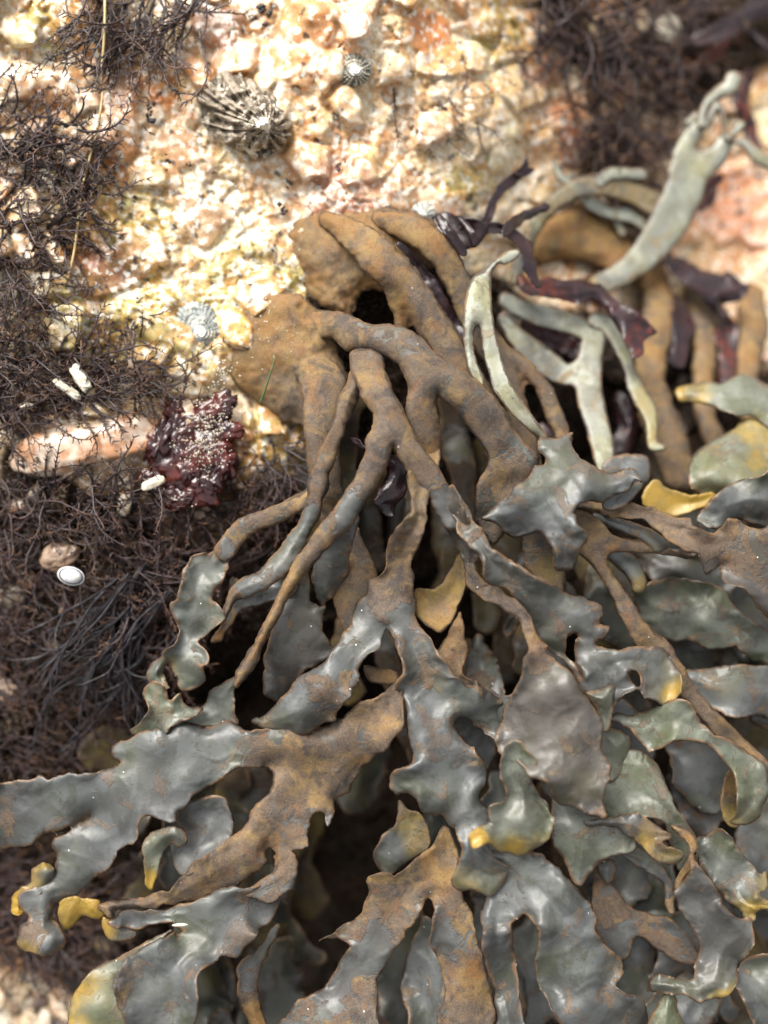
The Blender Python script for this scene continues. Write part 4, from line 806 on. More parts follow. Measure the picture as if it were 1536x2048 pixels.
t = thing('olive_wrack', 'blurred grey green Y shaped wrack right of the second brown plant', 'seaweed', 1060, 620, -120)
frond(t, 'stipe', chains=[[(1010,600,16,-90,.3,.1),(1050,622,20,-84,.3),(1100,636,22,-80,.2),(1150,650,22,-76,.2),(1185,672,24,-74,.3,.1),(1180,720,25,-74,.35,.15),(1178,780,26,-70,.35,.1),(1192,840,25,-62,.1),(1206,900,23,-54,0),(1214,950,20,-50)],
                         [(1175,735,22,-76,.5,.1),(1130,748,22,-84,.55,.1),(1085,720,27,-92,.5),(1040,680,20,-100,.4),(1010,640,14,-110,.3)]], mat='pale', T=6, wT=14, jag=1.8)
frond(t, 'stipe', chains=[[(1190,640,16,-66,.1),(1222,655,19,-60,.1),(1246,690,20,-62,.2),(1256,730,12,-64,.5,.3),(1274,780,17,-66,.2,.5),(1296,820,18,-66,.2,.6),(1302,850,13,-62,.4,.5),(1306,888,12,-60,.1,.6),(1325,896,7,-60,.4)]], mat='pale', T=8, wT=12, jag=1.8)
frond(t, 'blade', [[(1205,930),(1225,915),(1260,912),(1290,915),(1300,940),(1296,970),(1270,985),(1240,960),(1210,955)]], ctl=[(1230,930,-20,.1),(1280,940,-10,.2)], mat='wrack', roll=8, ruf=8)
sheet('small pale frilled tip below the grey flap, right of centre', 1270, 1000, 40, [
    dict(n='curled_tip', polys=[[(1205,1003),(1228,985),(1262,968),(1285,965),(1272,990),(1250,1010),(1225,1022),(1206,1018)]], ctl=[(1220,1005,100,0,.2),(1265,975,110,0,.1)], roll=8)])
for lab, chs in (('thick blurred brown wrack stipe, left of the three in the upper right hollow', [(1280,500,34,-220,.9,.1),(1305,560,32,-190,.9,.2),(1318,640,33,-176,.8),(1300,720,34,-170,.75),(1305,800,36,-166,.7),(1335,870,40,-166,.7),(1360,950,34,-176,.7)]),
                 ('middle blurred brown wrack stipe of the three in the upper right hollow', [(1390,560,24,-240,.6,.2),(1402,640,26,-220,.7),(1410,720,24,-210,.8),(1405,800,22,-206,.7),(1425,880,22,-216,.7)]),
                 ('right blurred brown wrack stipe of the three, at the right edge of the picture', [(1500,590,26,-250,.8,.1),(1508,660,30,-230,.8),(1490,740,28,-220,.8),(1500,820,26,-220,.7)])):
    t = thing('wrack_stipe', lab, 'seaweed', chs[0][0], chs[0][1], chs[0][3])
    frond(t, 'stipe', chains=[chs], T=24, wT=28, jag=4, bump=10)
G = dict(mat='wrack', tone=1.0, ruf=10, roll=14, wR=34, bump=10)
sheet('yellow tipped pale green wrack blades catching the light at the right edge', 1450, 860, -60, [
    dict(polys=[[(1350,790),(1362,776),(1395,766),(1440,766),(1462,755),(1500,750),(1540,770),(1640,775),(1640,880),(1540,860),(1510,838),(1475,832),(1440,822),(1400,812),(1362,805)]], ctl=[(1355,790,-30,.2,1),(1390,785,-26,0,.6),(1460,790,-14,0,.1),(1480,780,0,0),(1540,800,0,0),(1520,840,-10,0,.5)], **G),
    dict(polys=[[(1480,835),(1530,838),(1640,820),(1640,970),(1560,960),(1505,965),(1460,992),(1412,990),(1380,968),(1380,925),(1415,885),(1455,862)]], ctl=[(1500,850,-20,0,.75),(1450,900,-10,0,.3),(1410,960,-6,0,.35),(1530,920,-30,0,.65)], **G),
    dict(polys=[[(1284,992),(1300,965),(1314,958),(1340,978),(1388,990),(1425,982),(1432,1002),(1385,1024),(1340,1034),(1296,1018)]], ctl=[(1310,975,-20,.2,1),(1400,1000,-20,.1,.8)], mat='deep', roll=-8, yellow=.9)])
sheet('ruffled grey wrack blade at the right edge above the mottled brown one', 1480, 1000, -10, [
    dict(polys=[[(1392,1042),(1408,1008),(1426,990),(1452,975),(1490,955),(1530,945),(1560,930),(1640,930),(1640,1060),(1540,1058),(1505,1045),(1470,1040),(1440,1058)]], ctl=[(1410,1030,40,.2),(1450,1000,56,.05),(1520,970,60,.05),(1600,990,50,.1)], ruf=14, roll=12, wR=28)])
# ------------------------------------------------------------------ deep layer: stipes and blades in the shade below
rr = random.Random(5)
def under(label, x, y, rows, h0):
    tt = thing('olive_wrack', label, 'seaweed', x, y, h0)
    for (x0, y0, x1, y1, w0, w1, hh) in rows:
        n = 5; ch = []
        for i in range(n):
            f = i / (n - 1)
            ch.append((x0 + (x1 - x0) * f + rr.uniform(-16, 16), y0 + (y1 - y0) * f, (w0 + (w1 - w0) * f) * rr.uniform(.8, 1.25), hh - 110 + 30 * math.sin(f * 3) + rr.uniform(-8, 8), rr.uniform(.2, .9), rr.choice([0, 0, .2, .4, .5])))
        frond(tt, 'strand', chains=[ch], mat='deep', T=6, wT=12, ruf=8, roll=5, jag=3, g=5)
under('dim olive wrack strands in the shade between the brown stipes', 740, 800, [
    (700,780,690,1060,34,30,10),(730,880,745,1110,26,30,-20),(800,760,795,1120,22,16,-60),(905,800,925,1150,26,30,-30),(950,900,960,1240,34,26,-60),(880,980,900,1200,26,30,-90),(1020,950,1010,1350,30,26,-90),(820,980,780,1130,14,18,-40),(600,860,640,1080,30,34,0)], -40)
under('dim olive wrack strands hanging in the black gap under the centre blade', 760, 1300, [
    (700,1150,690,1380,26,34,-30),(760,1250,850,1560,24,20,-50),(940,1300,960,1560,22,26,-50),(620,1500,600,1800,34,40,-140),(580,1650,480,2100,30,50,-90),(960,1450,940,1600,12,12,60),(790,1820,740,2120,30,36,-180),(820,1300,880,1330,20,16,20),(960,1550,990,1800,40,40,-60)], -120)
under('dim olive wrack strands filling the shade at the right of the picture', 1150, 1200, [
    (1170,1130,1250,1420,34,40,-40),(1250,1120,1350,1280,36,50,-60),(1120,1180,1150,1250,26,24,20),(1320,1180,1400,1480,50,60,-130),(1380,1320,1500,1520,40,60,-70),(1420,1500,1540,1800,60,70,-90),(1480,1100,1500,1260,50,60,-60),(1230,1560,1260,1900,50,50,-110),(1440,1850,1560,2120,50,60,-70),(1120,1600,1180,1850,40,50,-60),(1330,900,1380,1100,40,40,-150),(1080,1250,1050,1330,30,30,30),(1500,1560,1580,1740,40,50,0),(1180,2000,1420,2120,60,60,-40)], -120)
under('dim olive wrack strands under the folded blades at lower left', 440, 1500, [
    (430,1480,460,1650,40,40,-50),(520,1560,460,1760,30,30,-60),(330,1700,260,1860,24,30,-60),(420,1930,440,2120,44,50,-60),(240,1520,200,1500,40,50,-40),(480,1750,400,1850,36,40,0),(150,1900,240,2100,30,30,-150)], -120)

def filler(label, x, y, spots, seed):
    tt = thing('olive_wrack', label, 'seaweed', x, y, -100); q_ = random.Random(seed)
    for (bx, by, ln, ang, wd, hh) in spots:
        a = math.radians(ang); ch = []; n = 6; px, py = bx, by
        for i in range(n):
            f = i / (n - 1)
            ch.append((px, py, wd * (.45 + .9 * math.sin(f * 2.6)) * q_.uniform(.75, 1.2), hh + q_.uniform(-14, 14), q_.choice((.05, .1, .2, .6)), q_.choice((0, 0, .1, .3))))
            a += q_.uniform(-.3, .3); px += math.cos(a) * ln / n; py += math.sin(a) * ln / n
        ch2 = [(ch[3][0], ch[3][1], wd * .6, hh, .2)]
        b = a + q_.choice((-.8, .8))
        for i in range(1, 4): ch2.append((ch2[-1][0] + math.cos(b) * ln / 7, ch2[-1][1] + math.sin(b) * ln / 7, wd * (.7 - .12 * i), hh + q_.uniform(-16, 10), .2))
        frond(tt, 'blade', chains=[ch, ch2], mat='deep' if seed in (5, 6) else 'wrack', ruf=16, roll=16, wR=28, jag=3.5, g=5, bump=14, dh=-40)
filler('half hidden grey wrack blades layered below the centre and round lobed blades', 1080, 1500, [(960,1290,260,80,40,10),(1080,1300,240,60,40,40),(1240,1420,260,75,44,30),(1130,1480,260,95,44,10),(1000,1560,240,95,44,20),(1330,1400,260,60,46,10),(1420,1440,240,80,44,0),(1250,1600,240,80,46,10)], 3)
filler('half hidden dark wrack blades layered under the slate ones at the bottom right', 1300, 1850, [(1180,1680,300,75,50,-20),(1320,1700,320,85,50,-40),(1440,1800,300,95,54,0),(1080,1820,300,90,50,-20),(1240,1880,280,80,50,20),(1400,1960,240,100,50,20),(1500,1600,300,90,50,-30),(960,1780,300,95,40,-20),(1340,1800,240,120,40,-90)], 4)
filler('half hidden olive wrack blades layered low at the bottom left of centre', 560, 1850, [(420,1560,240,110,40,-30),(520,1700,300,105,40,-150),(560,1900,240,100,44,-110),(400,1820,240,110,44,-30),(800,1780,300,95,44,-90),(300,1560,180,120,36,-50),(860,1500,280,95,40,-90),(560,1440,160,85,40,-80),(740,1420,200,90,40,-190)], 5)
filler('half hidden grey wrack blades layered in the shade at the right edge', 1400, 1150, [(1270,1100,240,40,40,-40),(1400,1130,240,60,44,-60),(1480,1230,240,70,44,-30),(1330,1250,220,60,40,-30),(1180,1150,240,70,34,-20),(1420,960,200,80,40,-90),(1060,1060,240,80,34,-40),(1350,1000,200,80,40,-120)], 6)
# ------------------------------------------------------------------ wiry red algae
def inside(poly, x, y):
    c = False; n = len(poly)
    for i in range(n):
        ax, ay = poly[i]; bx, by = poly[(i + 1) % n]
        if (ay > y) != (by > y) and x < ax + (y - ay) * (bx - ax) / (by - ay): c = not c
    return c

def rbase1(x, y): return float(rock_base(np.array([x]), np.array([y]))[0])

def strand(r, x, y, h, ang, n, step, rad, wander, branch, out, lift, tipo=.7, shade=None):
    P = []; a = ang; va = 0; vh = lift
    sh = r.uniform(0, 1) if shade is None else shade
    for i in range(n):
        f = i / (n - 1)
        P.append((x, y, h, rad * (1 - .55 * f), tipo * max(0, (f - .8) / .2) if branch >= 0 else tipo * f))
        va = va * .7 + r.uniform(-wander, wander); a += va
        st = step * r.uniform(.7, 1.2)
        x += math.cos(a) * st; y += math.sin(a) * st; h += vh; vh = vh * .85 + r.uniform(-2.2, 2.0)
        if branch > 0 and i > 1 and r.random() < branch:
            s = r.choice((-1, 1))
            strand(r, x, y, h, a + s * r.uniform(.4, .9), r.randint(3, 5), step * r.uniform(.3, .55), rad * .6, wander, -1 if r.random() < .35 else 0, out, r.uniform(-1, 3), r.uniform(.2, 1), sh)
            if r.random() < .6:
                strand(r, x, y, h, a - s * r.uniform(.5, 1.2), 3, step * .42, rad * .55, wander, -1, out, r.uniform(-1, 3), r.uniform(.2, 1), sh)
    out.append((np.array(P), sh))

def tuft(label, poly, n, ang, spread, seed, rad=2.3, length=(8, 14), step=10, branch=.8, wander=.2, lift=5, hmax=30, tipo=1.0, h0=None, group=None):
    r = random.Random(seed); out = []
    xs = [p[0] for p in poly]; ys = [p[1] for p in poly]
    k = 0
    while k < n:
        x = r.uniform(min(xs), max(xs)); y = r.uniform(min(ys), max(ys))
        if not inside(poly, x, y): continue
        k += 1
        hb = (rbase1(x, y) if h0 is None else h0) + r.uniform(2, hmax)
        strand(r, x, y, hb, ang + r.gauss(0, spread), r.randint(*length), step, rad * r.uniform(.6, 1.25), wander, branch, out, lift * r.uniform(.3, 1.3), tipo)
    co, f, a = tube_mesh(out)
    cx = sum(xs) / len(xs); cy = sum(ys) / len(ys)
    o = mkobj('red_algae_tuft', co, [f], M['turf'], None, {'wm': a}, origin=tuple(W(cx, cy, rbase1(cx, cy))))
    return setp(o, label, 'algae', group)

DN = math.pi / 2
tuft('loose hanging tuft of purple brown wiry algae at the top edge, left', [(120,-40),(420,-40),(400,60),(300,90),(230,110),(170,70)], 95, DN + .25, .55, 1, rad=2.8, length=(8, 15), step=12, hmax=40, lift=6)
tuft('dark wiry algae tuft on the granite by the left edge, just above the long mat', [(-60,220),(120,215),(185,260),(195,330),(180,430),(140,500),(60,520),(-60,520)], 210, .5, 1.1, 2, rad=3.0, hmax=40, lift=6)
tuft('straggling wiry algae running down the left edge beside the smooth grey pink stone', [(-60,470),(60,480),(110,540),(90,620),(60,700),(-60,720)], 84, 1.1, .8, 3, rad=2.5, hmax=40)
tuft('small dark sprig of wiry algae on the granite, centred above the pale oblong stone', [(235,630),(275,625),(300,650),(290,690),(260,700),(240,670)], 16, 1.2, 1.4, 4, rad=2.0, length=(5, 9), step=8)
tuft('tangled wiry algae mat around the two white shell pieces', [(-60,690),(60,690),(150,700),(240,720),(340,735),(350,775),(290,800),(200,810),(120,835),(20,860),(-60,880)], 230, .15, .9, 5, rad=2.8, hmax=45, tipo=1.0)
tuft('wide dense mat of wiry algae below the pale oblong stone', [(-60,950),(60,950),(160,965),(330,955),(430,1010),(520,1010),(560,1050),(480,1075),(400,1090),(370,1130),(345,1200),(250,1235),(120,1250),(-60,1260)], 430, .2, 1.3, 6, rad=2.5, hmax=60, tipo=1.0, length=(7, 13))
tuft('small wiry algae clump in the nook beside the left stipe of the middle plant', [(520,880),(570,880),(600,930),(600,990),(540,1020),(480,1000)], 70, 1.2, 1.0, 7, rad=2.0, hmax=30)
tuft('sparse wiry algae over the dark shaded rock above the sweeping grey blade', [(-60,1230),(140,1250),(300,1260),(340,1300),(280,1380),(200,1450),(100,1540),(-60,1560)], 240, 1.2, 1.0, 8, rad=2.1, hmax=55, tipo=1.1)
tuft('thick bushy clump of brown wiry algae at the top right, out of focus', [(1040,-40),(1420,-40),(1380,60),(1340,150),(1350,230),(1250,330),(1200,240),(1150,110),(1050,70)], 260, .9, .8, 9, rad=3.0, hmax=70, tipo=1.4, step=11)
tuft('thin trailing wiry algae below the bushy clump, top right', [(1140,200),(1240,240),(1290,330),(1280,400),(1200,360),(1150,300)], 90, 1.4, .7, 10, rad=2.6, hmax=45)
tuft('few fine wisps of wiry algae on the bright granite right of the small ribbed limpet', [(780,170),(880,150),(1000,80),(1060,110),(1000,200),(900,240),(800,280)], 44, 1.3, 1.0, 11, rad=1.9, hmax=16, length=(6, 12))
tuft('blurred brown wiry algae in the lower left corner above the gravel', [(-60,1690),(40,1690),(60,1760),(170,1850),(300,1780),(330,1720),(260,1700),(230,1860),(180,1920),(60,1930),(-60,1900)], 300, .8, 1.2, 12, rad=2.8, hmax=60, h0=-240)
tuft('dark wiry algae under the left curly blade', [(330,1150),(480,1080),(560,1080),(540,1160),(420,1260),(300,1400),(250,1400)], 60, 2.2, .6, 13, rad=2.0, hmax=40)
tuft('fine algae sprigs dotted over the granite left of the ribbed limpet', [(180,180),(330,190),(340,330),(250,420),(200,560),(330,560),(330,620),(170,640)], 16, 1.2, 1.4, 14, rad=1.5, hmax=8, length=(3, 6), step=7)

# long smooth dark threads in the shade
r = random.Random(77); out = []
for i in range(30):
    x = r.uniform(230, 360); y = r.uniform(1130, 1290); a = math.radians(r.uniform(112, 142))
    h = rbase1(x, y) + r.uniform(40, 80); P = []; va = 0
    n = r.randint(14, 24)
    for j in range(n):
        P.append((x, y, h, 3.4 * (1 - .5 * j / n), 0)); va = va * .8 + r.uniform(-.12, .12); a += va * .5
        if a > 2.7: va -= .1
        x += math.cos(a) * 14; y += math.sin(a) * 14; h += r.uniform(-6, 3)
    out.append((np.array(P), 1.0))
    for _ in range(2):
        q = P[r.randint(3, n - 4)]
        strand(r, q[0], q[1], q[2], a + r.uniform(-.8, .8), 8, 12, 2.3, .2, 0, out, 1, .2, 1.0)
co, f, a_ = tube_mesh(out)
M['thread'] = m_plain('smooth_dark_algae', (.018,.015,.018), (.048,.043,.048), 20, .28, .3)
o = mkobj('red_algae_tuft', co, [f], M['thread'], None, None)
setp(o, 'long smooth grey black algae threads in the shade left of the curly blade', 'algae')

# ------------------------------------------------------------------ dulse
def dulse(label, x, y, h, parts, nm='red_seaweed_frond'):
    t = thing(nm, label, 'seaweed', x, y, h)
    for kw in parts:
        cs = kw.pop('chains', None)
        for c1 in (cs or [None]):
            if c1: frond(t, 'blade', mat='dulse', brown=0, jag=2.5, chains=[c1], **kw)
            else: frond(t, 'blade', mat='dulse', brown=0, jag=2.5, **kw)
K = dict(ruf=14, roll=8, bump=16, T=2, wR=18)
dulse('cluster of dark glossy purple fronds at the edge of the upper holdfast', 900, 470, -60, [
    dict(polys=[[(855,440),(885,425),(925,430),(960,440),(975,460),(960,490),(930,505),(905,515),(880,490),(862,465)]], ctl=[(870,440,-20,0),(930,450,0,0),(900,490,0,0)], **K),
    dict(chains=[[(880,440,8,10,0),(905,470,12,24,0),(925,500,9,16,0)], [(925,440,7,20,0),(945,462,10,30,0),(955,490,7,20,0)]], **K)])
dulse('thin dark purple strip bending over the pale quartz, above the arched stipe', 1010, 390, -60, [
    dict(chains=[[(1052,310,4,-70,0),(1040,345,14,-50,0),(1010,372,11,-36,0),(985,405,9,-30,0),(972,440,9,-30,0)], [(1040,345,10,-50,0),(1062,338,5,-60,0)]], **K)])
dulse('narrow purple frond curving across toward the olive strap', 1000, 480, -40, [
    dict(chains=[[(925,455,5,10,0),(960,452,12,24,0),(1010,462,13,24,0),(1045,490,12,14,0),(1060,530,10,4,0),(1070,565,8,0,0)], [(1010,462,8,24,0),(1040,440,10,10,0),(1085,420,8,-10,0)]], **K)])
dulse('broad ruffled purple frond with a red edge in front of the blurred Y shaped wrack', 1160, 600, -60, [
    dict(polys=[[(1040,545),(1065,560),(1100,555),(1150,560),(1190,570),(1230,600),(1275,625),(1305,655),(1310,668),(1290,680),(1285,705),(1268,712),(1262,695),(1245,670),(1225,640),(1195,605),(1165,612),(1140,610),(1120,605),(1095,600),(1060,588),(1036,580)]],
         ctl=[(1050,570,-10,0,.9),(1110,590,-6,0,.7),(1130,570,6,0,0),(1190,590,10,0,0),(1250,640,14,0,0),(1290,670,4,0,.5),(1275,700,0,0,.6)], **K)])
dulse('slender purple ribbon lying between the two thick stipes of the second plant', 880, 600, 0, [
    dict(chains=[[(795,490,6,70,0),(830,520,9,60,0),(858,560,12,58,0),(885,615,17,46,0),(905,655,16,34,0),(922,680,8,26,0)]], **K)])
dulse('dark purple frond poking out under the central fork', 780, 970, 60, [
    dict(polys=[[(700,878),(725,885),(735,895),(790,915),(810,930),(808,975),(790,1010),(785,1032),(765,1030),(745,1005),(750,985),(775,950),(765,925),(730,902)]], ctl=[(715,885,80,0),(800,930,108,0),(780,980,112,0),(770,1020,100,0)], **K)])
dulse('blurred greyish purple frond right of the pale upright wrack', 1400, 570, -120, [
    dict(polys=[[(1322,520),(1350,512),(1400,535),(1440,545),(1462,540),(1500,575),(1490,600),(1455,612),(1450,640),(1430,625),(1400,590),(1360,560)]], ctl=[(1340,525,-130,0),(1420,570,-110,0),(1470,580,-110,0),(1450,620,-120,0)], **K)])
dulse('purple straps with red translucent rims at the top right corner', 1430, 80, -200, [
    dict(chains=[[(1600,-20,20,-170,0),(1530,10,22,-170,0),(1460,50,20,-170,0),(1400,80,14,-176,0)], [(1330,110,14,-200,0,.4),(1380,130,20,-190,0,.5),(1430,115,16,-190,0,.9),(1450,80,10,-190,0,.7)]], **K),
    dict(chains=[[(1300,60,14,-200,0),(1340,90,18,-190,0,.2),(1390,60,14,-190,0)], [(1500,150,16,-190,0,.2),(1480,200,20,-190,0,.7),(1500,260,14,-200,0,.8),(1520,300,12,-200,0,.5)]], **K),
    dict(chains=[[(1500,60,10,-190,0),(1525,85,14,-180,0),(1560,100,12,-180,0)], [(1270,-20,20,-210,0),(1300,20,24,-200,0),(1360,30,16,-200,0)]], **K)])
dulse('loose purple straps behind the pale upright wrack', 1300, 330, -220, [
    dict(chains=[[(1290,300,10,-200,0,.3),(1330,290,16,-196,0,.6),(1345,330,12,-196,0,.5),(1310,360,14,-200,0)], [(1400,410,14,-170,0,.9),(1420,390,16,-170,0,.8),(1440,360,8,-180,0,.4)]], **K),
    dict(chains=[[(1180,430,14,-190,0,.2),(1230,420,22,-180,0,0),(1290,450,20,-176,0,0),(1330,500,16,-176,0,.2)]], **K)])
dulse('dark purple scraps low in the hollow behind the blurred Y shaped wrack', 1150, 720, -200, [
    dict(chains=[[(1050,640,12,-160,0,.1),(1100,680,22,-150,0,0),(1150,700,20,-150,0,.3)], [(1080,860,16,-160,0,.2),(1120,900,20,-160,0,0)]], **K),
    dict(chains=[[(1345,600,14,-200,0),(1370,650,22,-190,0),(1350,720,18,-190,0)], [(1240,800,20,-190,0),(1260,860,26,-190,0,.2),(1230,900,16,-190,0)]], **K),
    dict(chains=[[(1440,620,20,-210,0,.3),(1460,700,22,-200,0,.6),(1450,780,20,-200,0,.1)]], **K)])

# ------------------------------------------------------------------ limpets
def m_shell(name, light, dark, rib):
    q = NT(name)
    c, br, ye, ed, rnd = q.attr('wm')
    n = q.noise(11, 5, .65, .5)
    col = q.mix(q.step(q.math('ADD', br, q.math('MULTIPLY', q.math('SUBTRACT', n, .5), 2.2)), .25, .75), dark, light)
    col = q.mix(q.math('MULTIPLY', q.step(q.noise(26, 4, .65, .5, 61), .53, .60), .75), col, (.74, .68, .56))
    col = q.mix(ye, col, (.86, .84, .78))
    col = q.mix(q.math('MULTIPLY', q.step(q.noise(16, 4, .6, 0, 31), .56, .66), .6), col, rib)
    return q.done(col, .5, q.bump(q.noise(5, 5, .7), .7, 2.5), .4)

def limpet(label, x, y, h, rx, ry, ht, rot, apex, nrib, ribamp, mat, seed, crust=0.0, apw=.16, group=None, wavy=2.2):
    nt, nr = 180, 46
    th = np.linspace(0, 2 * math.pi, nt, endpoint=False); rr_ = np.linspace(0.0, 1, nr)
    Tt, R = np.meshgrid(th, rr_)
    wob = 1 + .05 * fbm(np.cos(Tt) * 2 + 5, np.sin(Tt) * 2, 1, seed, 2)
    rib = np.cos(Tt * nrib + wavy * fbm(np.cos(Tt) * 3, np.sin(Tt) * 3 + R * 1.5, 1, seed + 3, 2))
    rad = R * wob * (1 + .035 * rib * R)
    ax, ay = apex
    lx = rad * np.cos(Tt) * rx + ax * (1 - R); ly = rad * np.sin(Tt) * ry + ay * (1 - R)
    z = ht * (1 - R ** 1.35) + ribamp * rib * R ** 1.3 * (1.1 - .3 * R) + crust * fbm(lx, ly, 16, seed + 9, 4) + 1.5 * np.sin(R * 40 + fbm(lx, ly, 30, 2, 2) * 2)
    z = z - 10 * sstep(.93, 1, R)
    c, s = math.cos(rot), math.sin(rot)
    X = x + lx * c - ly * s; Y = y + lx * s + ly * c
    co = tow(X.ravel(), Y.ravel(), (h + z).ravel())
    i = np.arange(nr * nt).reshape(nr, nt)
    f = np.stack([i[:-1], np.roll(i[:-1], -1, 1), np.roll(i[1:], -1, 1), i[1:]], -1).reshape(-1, 4)
    br = np.clip(.5 + .5 * rib * np.clip(R * 1.6, 0, 1), 0, 1); apx = sstep(apw, apw * .6, R + .05 * fbm(lx, ly, 8, seed, 2))
    A = np.stack([br.ravel(), apx.ravel(), R.ravel(), np.ones(R.size)], 1)
    o = mkobj('limpet', co, [f], mat, None, {'wm': A}, origin=tuple(W(x, y, h)))
    return setp(o, label, 'limpet', group)
limpet('large ribbed limpet with a worn whitish tip, highest on the bright granite', 488, 230, 4, 102, 72, 84, math.radians(38), (52, -10), 12, 9, m_shell('limpet_shell', (.34,.28,.21), (.11,.085,.06), (.09,.085,.04)), 3, crust=13, apw=.2, wavy=4.5)
limpet('small ribbed grey limpet with a bald white spot, right of the large limpet', 702, 136, 2, 42, 36, 24, .3, (12, 2), 22, 3.2, m_shell('small_limpet_shell', (.46,.43,.35), (.2,.2,.17), (.4,.34,.24)), 5, crust=2, apw=.36)
limpet('bluish grey limpet with a white tip just left of the lower holdfast', 396, 650, 0, 52, 44, 26, .9, (16, 6), 26, .8, m_shell('blue_limpet_shell', (.36,.37,.34), (.23,.26,.26), (.30,.28,.18)), 8, crust=3, apw=.3)
limpet('tiny pale limpet beside the purple cluster at the upper holdfast', 845, 425, -40, 22, 26, 16, 1.2, (3, 2), 12, 1.5, m_shell('tiny_limpet_shell', (.7,.7,.66), (.3,.34,.33), (.5,.5,.45)), 12, crust=2, apw=.4)

# ------------------------------------------------------------------ stones, shells and small things
def lump(name, label, cat, x, y, h, rx, ry, rz, rot, mat, seed, n=28, rough=.22, scale=.9, flat=1.0, group=None, parent=None):
    th = np.linspace(0, 2 * math.pi, n * 2, endpoint=False); ph = np.linspace(.0, math.pi, n)
    Tt, P = np.meshgrid(th, ph)
    ux, uy, uz = np.sin(P) * np.cos(Tt), np.sin(P) * np.sin(Tt), np.cos(P)
    pw = lambda v: np.sign(v) * np.abs(v) ** flat
    d = 1 + rough * (fbm(ux * 2 + uz * 1.3 + seed, uy * 2 - uz * 1.7, scale, seed, 4))
    lx, ly, lz = pw(ux) * d * rx, pw(uy) * d * ry, pw(uz) * d * rz
    c, s = math.cos(rot), math.sin(rot)
    co = tow((x + lx * c - ly * s).ravel(), (y + lx * s + ly * c).ravel(), (h + lz).ravel())
    i = np.arange(Tt.size).reshape(Tt.shape)
    f = np.stack([i[:-1], i[1:], np.roll(i[1:], -1, 1), np.roll(i[:-1], -1, 1)], -1).reshape(-1, 4)
    o = mkobj(name, co, [f], mat, parent, None, origin=tuple(W(x, y, h)))
    if label: setp(o, label, cat, group)
    return o

M['quartz'] = m_plain('pale_quartz', (.72,.58,.46), (.52,.26,.13), 46, .25, .8, .4)
M['pinkstone'] = m_plain('pink_feldspar', (.74,.56,.44), (.58,.36,.24), 50, .16, .35, .8, 6)
M['greystone'] = m_plain('grey_pink_stone', (.30,.21,.14), (.20,.12,.08), 24, .35, .5, .2, 5)
M['white'] = m_plain('white_shell', (.76,.72,.60), (.56,.48,.34), 12, .4, .6)
M['pebble'] = m_plain('pale_pebble', (.70,.62,.50), (.40,.30,.20), 26, .35, .5)
lump('quartz_stone', 'pale oblong quartz stone with orange stains, set in the rock left of the red jelly', 'stone', 170, 890, -10, 150, 50, 40, -.24, M['quartz'], 3, rough=.16, scale=1.6, flat=.75)
lump('pale_pebble', 'round cream pebble among the purple straps, top right', 'pebble', 1335, 55, -170, 28, 30, 22, .2, M['white'], 17, rough=.12)
lump('feldspar_crystal', 'orange brown stone left of the small blue ringed shell', 'stone', 118, 1115, -20, 40, 28, 18, -.5, M['greystone'], 18, rough=.2)
for i, (x, y, a, b, mt) in enumerate(((22,1190,30,22,'pebble'),(52,1158,18,14,'quartz'),(176,1112,22,26,'pebble'),(70,985,18,10,'pebble'),(130,1215,16,12,'quartz'),(20,1385,34,24,'quartz'),(410,1030,34,22,'quartz'),(250,1010,22,14,'pebble'),(330,1030,26,16,'quartz'),(40,1010,22,14,'quartz'),(190,1170,18,12,'pebble'),(108,1290,20,14,'pebble'))):
    lump('pale_pebble', 'pale or tan pebble showing through the wiry algae mat on the left', 'pebble', x, y, rbase1(x, y) + 16, a, b, 12, i * .7, M[mt], 60 + i, n=14, rough=.3, flat=.8, group='stones in the wiry mat')
# two shell rods and bits
lump('shell_fragment', 'upper of two white oblong shell pieces caught in the wiry algae', 'shell', 162, 757, 46, 27, 12, 6, 1.0, M['white'], 21, n=22, rough=.22, scale=.5, flat=.6)
lump('shell_fragment', 'lower cream oblong shell piece caught in the wiry algae', 'shell', 134, 778, 42, 30, 8, 5, .6, M['white'], 22, n=22, rough=.22, scale=.5, flat=.6)
lump('shell_fragment', 'whitish chip on the algae under the oblong quartz stone', 'shell', 306, 966, 40, 24, 10, 7, -.45, M['white'], 23, n=14, rough=.2, flat=.6)
lump('shell_fragment', 'small dull chip in the algae left of the oblong stone', 'shell', 52, 812, 30, 14, 7, 4, -.1, M['pebble'], 24, n=12)
lump('shell_fragment', 'thin white splinter resting on the folded dark blade at lower left', 'shell', 360, 1850, 142, 16, 3.4, 2, -.05, M['white'], 25, n=12, rough=.1)
# tiny ringed shell
t = thing('ringed_shell', 'tiny white oval shell with a dark ring in the wide wiry mat', 'shell', 142, 1152, 10)
M['ring'] = m_plain('dark_ring', (.05,.055,.07), (.09,.10,.12), 10, .2, .1)
M['pearl'] = m_plain('pearl_white', (.80,.82,.86), (.62,.60,.56), 9, .16, .3, .5)
def ell(r, z, a=.25, sx=1.0, sy=.66):
    th = np.linspace(0, 2 * math.pi, 40, endpoint=False)
    lx, ly = np.cos(th) * r * sx, np.sin(th) * r * sy
    return 142 + lx * math.cos(a) - ly * math.sin(a), 1152 + lx * math.sin(a) + ly * math.cos(a), np.full(40, z)
def rings(name, rows, mat):
    P = [ell(*q_) for q_ in rows]
    co = tow(np.concatenate([p[0] for p in P]), np.concatenate([p[1] for p in P]), np.concatenate([p[2] for p in P]))
    i = np.arange(len(rows) * 40).reshape(len(rows), 40)
    f = np.stack([i[:-1], i[1:], np.roll(i[1:], -1, 1), np.roll(i[:-1], -1, 1)], -1).reshape(-1, 4)
    mkobj(name, co, [f], mat, t)
